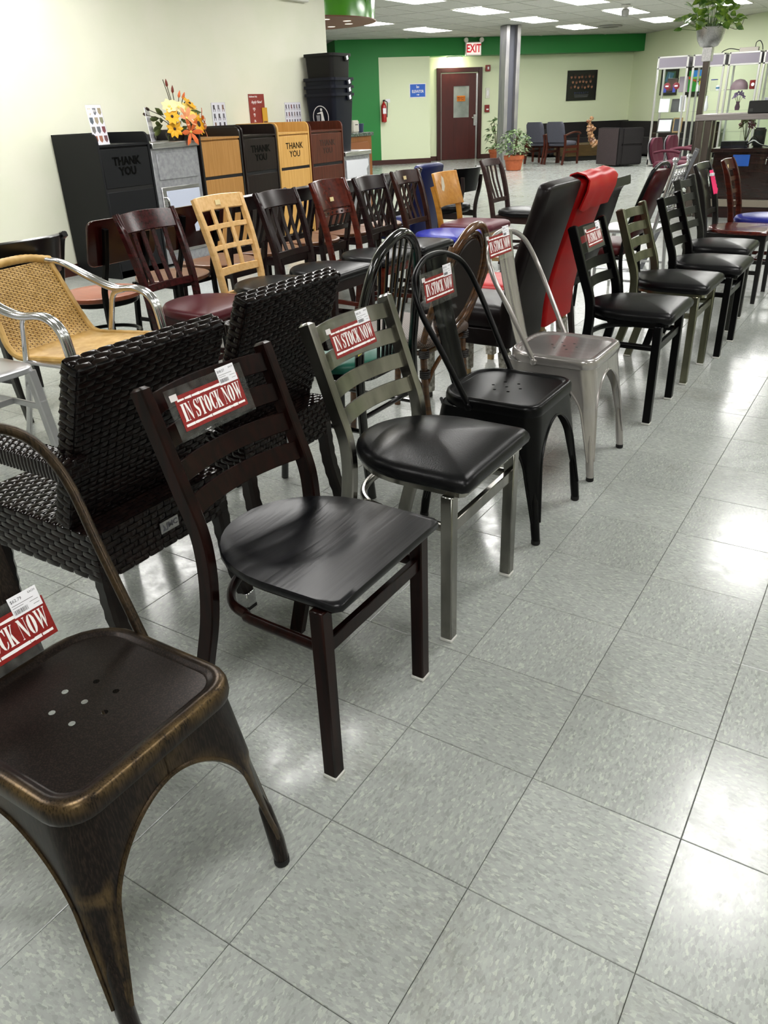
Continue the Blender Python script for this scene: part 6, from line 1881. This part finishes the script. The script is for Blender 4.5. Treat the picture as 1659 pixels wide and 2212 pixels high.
MB().lathe([(.03, 0), (.05, .06), (.04, .13), (.018, .19), (.022, .27)], 14).build('body', CERT, t)
t = cobj('iris_stem', 'single purple flower stem in a thin glass in the second case', 'flower', (-3.60, 17.42, SH[1]))
MB().lathe([(.025, 0), (.02, .10), (.022, .16)], 12).build('glass', ACRYLIC, t); MB().tube([(0, 0, .01), (.005, 0, .15), (.0, 0, .30)], .005, 6).build('stem', LEAF, t)
petals(5, .05, .03, .6).xf(Matrix.Translation((0, 0, .29))).build('bloom', mat('violet_petal', '#4b3a86', .5), t)
def cap_(label, loc, m, rz=0, s=1.0):
    t = cobj('baseball_cap', label, 'cap', loc, rz)
    MB().lathe([(.10*s, 0), (.10*s, .03*s), (.085*s, .075*s), (.05*s, .105*s), (.005, .115*s)], 16).build('crown', m, t)
    MB().loft([[(.05*s*math.cos(a) - .05*s*(1), .10*s*math.sin(a), z) for a in np.linspace(PI/2, 3*PI/2, 9)] + [(-.08*s + -.10*s*math.cos(a) * -1 - .02*s, .085*s*math.sin(a), z - .012) for a in np.linspace(-PI/2, PI/2, 2)] for z in (.0, .006)]).build('peak', m, t) if False else MB().prism([(-.07*s, -.085*s), (-.15*s, -.06*s), (-.175*s, 0), (-.15*s, .06*s), (-.07*s, .085*s)], .004, .012).build('peak', m, t)
    return t
cap_('large mauve cap on the top shelf of the third case', (-2.88, 17.46, SH[0] + .0), mat('mauve_cloth', '#7d6670', .6), .3, 1.6)
t = cobj('red_mug', 'dark red round mug beside the mauve cap', 'mug', (-2.62, 17.40, SH[0])); MB().lathe([(.055, 0), (.07, .02), (.07, .15), (.065, .155)], 14).build('body', mat('dark_red_glaze', '#7c1a1c', .3), t); MB().lathe([(.03, -.002), (.03, .002)], 12).xf(Matrix.Translation((0, -.071, .08)) @ Matrix.Rotation(PI/2, 4, 'X')).build('badge', WHITEPAPER, t)
t = cobj('purple_flowers', 'purple silk flowers in a vase in the third case', 'flowers', (-2.86, 17.46, SH[1]))
MB().lathe([(.04, 0), (.05, .05), (.03, .12), (.04, .15)], 14).build('vase', mat('plum_glass', '#4d3545', .2), t)
for k in range(6):
    a = k * 1.05; p = (.07*math.cos(a), .06*math.sin(a), .22 + .03*(k % 3))
    MB().tube([(0, 0, .1), p], .004, 5).build('stem', LEAF, t)
    petals(5, .06, .035, .5).xf(aim(p, (math.cos(a), math.sin(a)*.8 - .5, .7))).build('bloom', mat('mauve_petal', '#76608c', .5), t)
t = cobj('cream_bowl', 'cream bowl on the top shelf of the rightmost case', 'bowl', (-2.25, 17.44, SH[0])); MB().lathe([(.04, 0), (.10, .05), (.14, .13), (.13, .135)], 18).build('body', mat('cream_glaze', '#cfc9b4', .35), t); MB().lathe([(.06, 0), (.06, .004)], 12).build('foot', CERT, t)
t = cobj('lilac_bucket', 'pale lilac bucket on the middle shelf of the rightmost case', 'bucket', (-2.30, 17.44, SH[1])); MB().lathe([(.06, 0), (.08, .20), (.085, .205)], 16).build('body', mat('lilac_plastic', '#a9a3b8', .4), t); MB().lathe([(.0855, .19), (.088, .205)], 16).build('rim', CERT, t)
t = cobj('yellow_cube', 'small yellow cube beside the lilac bucket', 'box', (-2.16, 17.38, SH[1])); MB().bb((-.04, -.04, 0), (.04, .04, .08)).build('body', mat('yellow_box', '#c9a02a', .5), t, bev=.004); MB().bb((-.03, -.042, .02), (.03, -.04, .06)).build('label', CERT, t)
# adapter with cables on top of the cases
t = thing('power_adapter', 'grey power box with black cables on top of the cases', 'power box', (-2.80, 17.45, 2.0), 0)
MB().bb((-.17, -.05, 0), (.17, .05, .075)).build('case', mat('grey_case', '#8b867f', .5), t, bev=.006)
for pts in ([(-.17, 0, .04), (-.35, .0, .07), (-.46, 0, .04), (-.50, 0, .005)], [(.10, 0, .075), (.11, 0, .15), (.17, 0, .17), (.22, 0, .10), (.24, 0, .02)]):
    MB().tube(smoothpath(pts, 5), .008, 6).build('cable', RUBBER, t)

# pictures on the wall behind the cases
def wall_pic(label, n0, n1, z0, z1, strokes, base):
    t = thing('framed_picture', label, 'picture', (0, 0, 0)); tt = 11.44
    mb = MB().bb((tt - .03, n0, z0), (tt, n1, z1)); mb.xf(M45).build('frame', mat('dark_frame', '#15130f', .35), t)
    i = (n1 - n0) * .12
    MB().bb((tt - .034, n0 + i, z0 + i), (tt - .030, n1 - i, z1 - i)).xf(M45).build('print', base, t, smooth=False)
    for k, (poly, m) in enumerate(strokes):
        MB().prism([(n1 - i - u * (n1 - n0 - 2*i), z0 + i + v * (z1 - z0 - 2*i)) for u, v in poly], tt - .036 - .0008*k, tt - .0345 - .0008*k, lambda u, v, q: (q, u, v)).xf(M45).build('painted_shape', m, t, smooth=False)
c_ = lambda n, h: mat('paint_' + n, h, .5)
PICS = True

# ================================================================== glass counter with the dark cabinet inside
CX0, CX1, CYA, CYZ, CH_ = -1.83, 1.2, 9.42, 10.12, 1.085
DSTEEL = mat('brown_steel_post', '#4c4540', .35, metal=.7, c2='#5d554e', nscale=(10, 10, 2)); TOPST = mat('brushed_top_rail', '#8b8383', .38, metal=.7, c2='#a09997', nscale=(4, 60, 60))
t = thing('glass_counter', 'long glass sales counter with steel posts and top rail', 'counter', (0, 0, 0))
for x, y in ((CX0, CYA), (CX0 + .085, CYA), (CX0, CYZ - .07), (CX1 - .07, CYA), (CX1 - .07, CYZ - .07)):
    MB().bb((x, y, 0), (x + .07, y + .07, CH_ - .06)).build('post', DSTEEL, t, bev=.004)
fr = MB().bb((CX0 - .02, CYA - .02, CH_ - .06), (CX1, CYA + .09, CH_)).bb((CX0 - .02, CYZ - .09, CH_ - .06), (CX1, CYZ + .02, CH_)).bb((CX0 - .02, CYA + .09, CH_ - .06), (CX0 + .09, CYZ - .09, CH_))
fr.build('top_rail', TOPST, t, bev=.004)
MB().bb((CX0 + .09, CYA + .09, CH_ - .012), (CX1, CYZ - .09, CH_ - .004)).build('glass_top', GLASS, t, smooth=False)
MB().bb((CX0 + .155, CYA + .02, .20), (CX1 - .07, CYA + .028, CH_ - .06)).build('glass_front', GLASS, t, smooth=False)
MB().bb((CX0 + .02, CYA + .07, .20), (CX0 + .028, CYZ - .07, CH_ - .06)).build('glass_side', GLASS, t, smooth=False)
MB().bb((CX0 + .155, CYA - .005, .12), (CX1 - .07, CYA + .05, .20)).build('base_rail', mat('champagne_rail', '#8f8679', .4, metal=.5), t, bev=.006)
MB().bb((CX0 + .155, CYA + .01, 0), (CX1 - .07, CYA + .04, .12)).build('kick_board', wood('dark_kick_wood', '#1c0a08', '#2a110d', .4), t)
CABW = wood('dark_cherry_cabinet', '#1d0c0a', '#2b1412', .24, (4, 4, 50), .4)
t = thing('storage_cabinet', 'dark cherry cabinet standing inside the glass counter', 'cabinet', (0, 0, 0))
MB().bb((CX0 + .20, CYA + .16, .02), (CX1 - .1, CYZ - .08, .69)).build('body', CABW, t, bev=.004)
MB().bb((CX0 + .17, CYA + .12, .69), (CX1 - .08, CYZ - .075, .73)).build('top', CABW, t, bev=.004)
for k in range(4):
    x = CX0 + .24 + k * .62
    d = MB().bb((x, CYA + .145, .06), (x + .58, CYA + .16, .66)).build('door', CABW, t, bev=.004)
    MB().tube(smoothpath([(x + (.54 if k % 2 == 0 else .04), CYA + .145, .56), (x + (.54 if k % 2 == 0 else .04), CYA + .12, .57), (x + (.54 if k % 2 == 0 else .04), CYA + .12, .62), (x + (.54 if k % 2 == 0 else .04), CYA + .145, .63)], 3), .006, 6).build('handle', ALU, d)
o = MB().bb((CX0 + .42, CYA + .128, .545), (CX0 + .60, CYA + .130, .665)).build('blue_notice', mat('notice_blue', '#1d58b8', .5)); o2 = tag(o, 'bright blue notice taped to the dark cabinet door', 'notice')
IT = 'equipment on the dark cabinet'
ZT = .73
t = thing('printer', 'black printer with white paper on its tray inside the counter', 'printer', (CX0 + 1.12, CYA + .36, ZT), 0, IT)
MB().bb((-.22, -.16, 0), (.26, .16, .13)).build('body', mat('printer_black', '#0f0f11', .35), t, bev=.012, seg=2)
MB().bb((-.24, -.20, .131), (.24, .10, .137)).build('paper', WHITEPAPER, t)
MB().bb((-.20, .05, .137), (.22, .14, .30)).build('feeder', mat('printer_black', '#0f0f11', .35), t, bev=.01)
t = thing('router', 'flat black box with cables at the left of the cabinet top', 'router', (CX0 + .38, CYA + .28, ZT), 0, IT)
MB().bb((-.13, -.08, 0), (.14, .08, .07)).build('case', RUBBER, t, bev=.006)
rg = random.Random(2)
for k in range(4):
    MB().tube(smoothpath([(.14, -.04 + .03*k, .03), (.22, -.08, .06 + .02*k), (.30, -.06 + .02*k, .03), (.40 + .04*k, -.09, .012)], 5), .006, 6).build('cable', RUBBER if k != 1 else WHITEPAPER, t)
t = thing('desk_phone', 'black desk phone standing upright inside the counter', 'phone', (CX0 + .62, CYA + .42, ZT), 0, IT)
MB().bb((-.06, -.05, 0), (.06, .05, .20)).build('handset_body', RUBBER, t, bev=.014, seg=2); MB().bb((-.04, -.054, .12), (.04, -.05, .17)).build('display', mat('dark_display', '#20262a', .15), t)
t = thing('flower_vase', 'glass vase with green leaves and dark red blooms inside the counter', 'vase', (CX0 + .46, CYA + .50, ZT), 0, IT)
MB().lathe([(.05, 0), (.06, .02), (.075, .30)], 16, caps=False).build('glass', ACRYLIC, t)
MB().lathe([(.052, .0), (.052, .05)], 14).build('amber_base', mat('amber_base', '#7d4a20', .3), t)
for k in range(7):
    a = k * .9; p = Vector((.06*math.cos(a), .06*math.sin(a), .22 + .03*(k % 3)))
    MB().tube([(0, 0, .05), p], .004, 5).build('stem', LEAF, t)
    petals(5, .05, .03, .4).xf(aim(p, (math.cos(a), math.sin(a), .5))).build('bloom', LEAF if k % 2 else mat('dusky_bloom', '#5c2a34', .5), t)
t = thing('monitor_back', 'dark curved screen seen from behind inside the counter', 'monitor', (CX0 + .98, CYA + .62, ZT), 0, IT)
MB().sweep(smoothpath([(-.20, 0, .17), (0, .03, .17), (.20, 0, .17)], 5), CH(.03, .30, .01)).build('shell', mat('screen_shell', '#232427', .3), t)
MB().bb((-.03, .0, 0), (.03, .03, .06)).bb((-.1, -.03, 0), (.1, .05, .012)).build('stand', RUBBER, t)
t = thing('card_reader', 'black box shaped device on top of the glass counter', 'device', (CX0 + .63, CYA + .04, CH_), 0)
MB().bb((-.11, -.045, 0), (.13, .045, .125)).build('case', mat('device_black', '#1a1a1a', .4), t, bev=.008); MB().bb((-.095, -.048, .02), (-.06, -.045, .05)).build('mark', mat('device_grey', '#3c3c3c', .5), t)
# planter on a steel pole behind the counter corner
PX, PY = -2.02, 10.36
t = thing('pole_planter', 'steel bowl planter with trailing green leaves on a tall pole', 'planter', (PX, PY, 0), 0)
MB().bb((-.035, -.035, 0), (.035, .035, 1.66)).build('pole', DSTEEL, t, bev=.003)
MB().bb((-.14, -.14, 0), (.14, .14, .012)).build('foot_plate', DSTEEL, t)
MB().bb((-.055, -.055, 1.64), (.055, .055, 1.79)).build('bracket', BRUSHED, t, bev=.004)
MB().lathe([(.06, 1.785), (.10, 1.80), (.140, 1.86), (.158, 1.93), (.165, 1.985), (.172, 1.99), (.160, 1.993), (.150, 1.95)], 28).build('bowl', BRUSHED, t)
MB().lathe([(.15, 1.955), (.01, 1.965)], 16).build('soil', mat('soil', '#241a12', .9), t)
rg = random.Random(31); PL = mat('pothos_leaf', '#3f6a1c', .35, c2='#8fae3e', nscale=(14, 14, 14), ramp=(.42, .62), coat=.2)
for k in range(110):
    a = rg.uniform(0, 2*PI); r = rg.uniform(.03, .34); zz = 2.0 + rg.uniform(.0, .38) * (1 - (r/.42)**2) + (.02 if r < .17 else -.02)
    p = Vector((r*math.cos(a), r*math.sin(a), zz)); d = Vector((math.cos(a), math.sin(a), rg.uniform(-.7, .9))).normalized()
    s_ = d.cross(Vector((0, 0, 1))).normalized(); u_ = s_.cross(d); L_ = rg.uniform(.08, .14); tw = rg.uniform(-1.0, 1.0); s2 = s_*math.cos(tw) + u_*math.sin(tw)
    vs = []
    for u, wv in ((0, .25), (.18, .75), (.45, .80), (.75, .45), (1, .02)):
        for q in (-1, 0, 1): vs.append(p + d*(u*L_) + s2*(q*wv*L_*.5) + u_*(-abs(q)*.004*-1 - .22*L_*u*u))
    mb = MB(); mb.add(vs, [(3*i + j, 3*(i+1) + j, 3*(i+1) + j + 1, 3*i + j + 1) for i in range(4) for j in range(2)])
    lo = mb.build('leaf', PL, t, ang=80, recalc=False)
    if k % 2 == 0: MB().tube([(p.x*.3, p.y*.3, 1.96), tuple(p)], .003, 5).build('stalk', mat('pothos_stalk', '#50702c', .5), t)
MB().tube(smoothpath([(.15, .05, 2.0), (.22, .08, 1.97), (.27, .10, 1.96), (.31, .11, 1.99), (.33, .12, 2.06)], 5), .003, 5).build('tendril', mat('tendril_brown', '#3a3a20', .6), t)

# ---- burgundy office chairs beside the counter
WINE = mat('wine_fabric', '#4d1428', .8, c2='#5c1c32', nscale=(150, 150, 150)); GRSH = mat('grey_shell', '#77757a', .45)
def office_chair(label, loc, rz):
    t = thing('office_chair', label, 'chair', loc, rz, 'burgundy office chairs')
    def bk(off, tk, hwf):
        rings = []
        for i in range(11):
            u = i / 10; z = .45 + .33 * u; x = -.20 - .07 * u - .03 * math.sin(PI*u) + off
            hw = hwf * (1 - .42 * max(0, (u - .7) / .3) ** 2.2)
            rings.append([Vector((x + tk*b - .02 * (1 - a*a) , hw*a, z)) for a, b in ((-1, -.5), (-.5, -1), (0, -1), (.5, -1), (1, -.5), (1, .5), (.5, 1), (.12, 1), (0, .75), (-.12, 1), (-.5, 1), (-1, .5))])
        return MB().loft(rings)
    bk(0, .035, .185).build('backrest', WINE, t, ang=70)
    bk(-.035, .012, .193).build('back_shell', GRSH, t, ang=70)
    MB().pad(rrect(.46, .46, .10, 5), .40, .48, .015).build('seat', WINE, t, ang=80)
    for s in (-1, 1):
        MB().sweep(smoothpath([(-.18, s*.25, .60), (-.05, s*.26, .625), (.10, s*.26, .62), (.18, s*.25, .60)], 4), CH(.06, .035, .014)).build('armrest', WINE, t)
        MB().tube(smoothpath([(-.02, s*.26, .61), (-.02, s*.27, .5), (-.02, s*.20, .40)], 4), .014, 8).build('arm_support', GRSH, t)
    MB().lathe([(.03, .09), (.03, .40)], 12).build('gas_lift', RUBBER, t)
    for k in range(5):
        a = k * 2 * PI / 5 + .3; e = (.26*math.cos(a), .26*math.sin(a), .06)
        so = MB().sweep([(0, 0, .10), e], CH(.045, .03), (0, 0, 1), scales=[1, .6]).build('base_spoke', RUBBER, t)
        MB().lathe([(.026, -.012), (.026, .012)], 12).xf(Matrix.Translation((e[0], e[1], .026)) @ Matrix.Rotation(PI/2, 4, 'X') @ Matrix.Rotation(a, 4, 'Y')).build('caster', RUBBER, so)
office_chair('burgundy office chair nearer the camera beside the glass counter', (-2.50, 11.35, 0), -.15)
office_chair('burgundy office chair just behind the nearer burgundy one', (-2.47, 12.10, 0), -.15)
PN = [(18.45, 19.2, 1.33, 1.93), (17.2, 18.05, 1.28, 1.92)]
wall_pic('dark framed green and blue landscape picture seen through the leftmost case', PN[0][0], PN[0][1], PN[0][2], PN[0][3],
    [([(0, 0), (1, 0), (1, .35), (.6, .45), (0, .3)], c_('deep_green', '#24452c')), ([(.2, .5), (.7, .45), (.9, .9), (.4, 1)], c_('sky_blue', '#3f6f8c')), ([(.45, .5), (.6, .5), (.55, .95)], c_('pale_blue', '#9ab8c4'))], c_('forest', '#2d5238'))
wall_pic('dark framed vivid picture of joined hands over green and blue', PN[1][0], PN[1][1], PN[1][2], PN[1][3],
    [([(.15, .68), (1, .72), (1, 1), (.15, 1)], c_('bright_blue', '#2478c2')), ([(.1, .6), (1, .62), (1, .72), (.15, .68)], c_('light_green', '#8cbf5a')), ([(0, .62), (.25, .50), (.55, .46), (.62, .52), (.3, .60), (.02, .75)], c_('burnt_orange', '#b0562a')), ([(.4, .42), (.7, .48), (1, .62), (1, .70), (.72, .58), (.45, .5)], c_('brown_hand', '#6d3a22')), ([(.72, .30), (1, .32), (1, .50), (.74, .48)], c_('yellow', '#d8c02c'))], c_('leaf_green', '#2f8a34'))
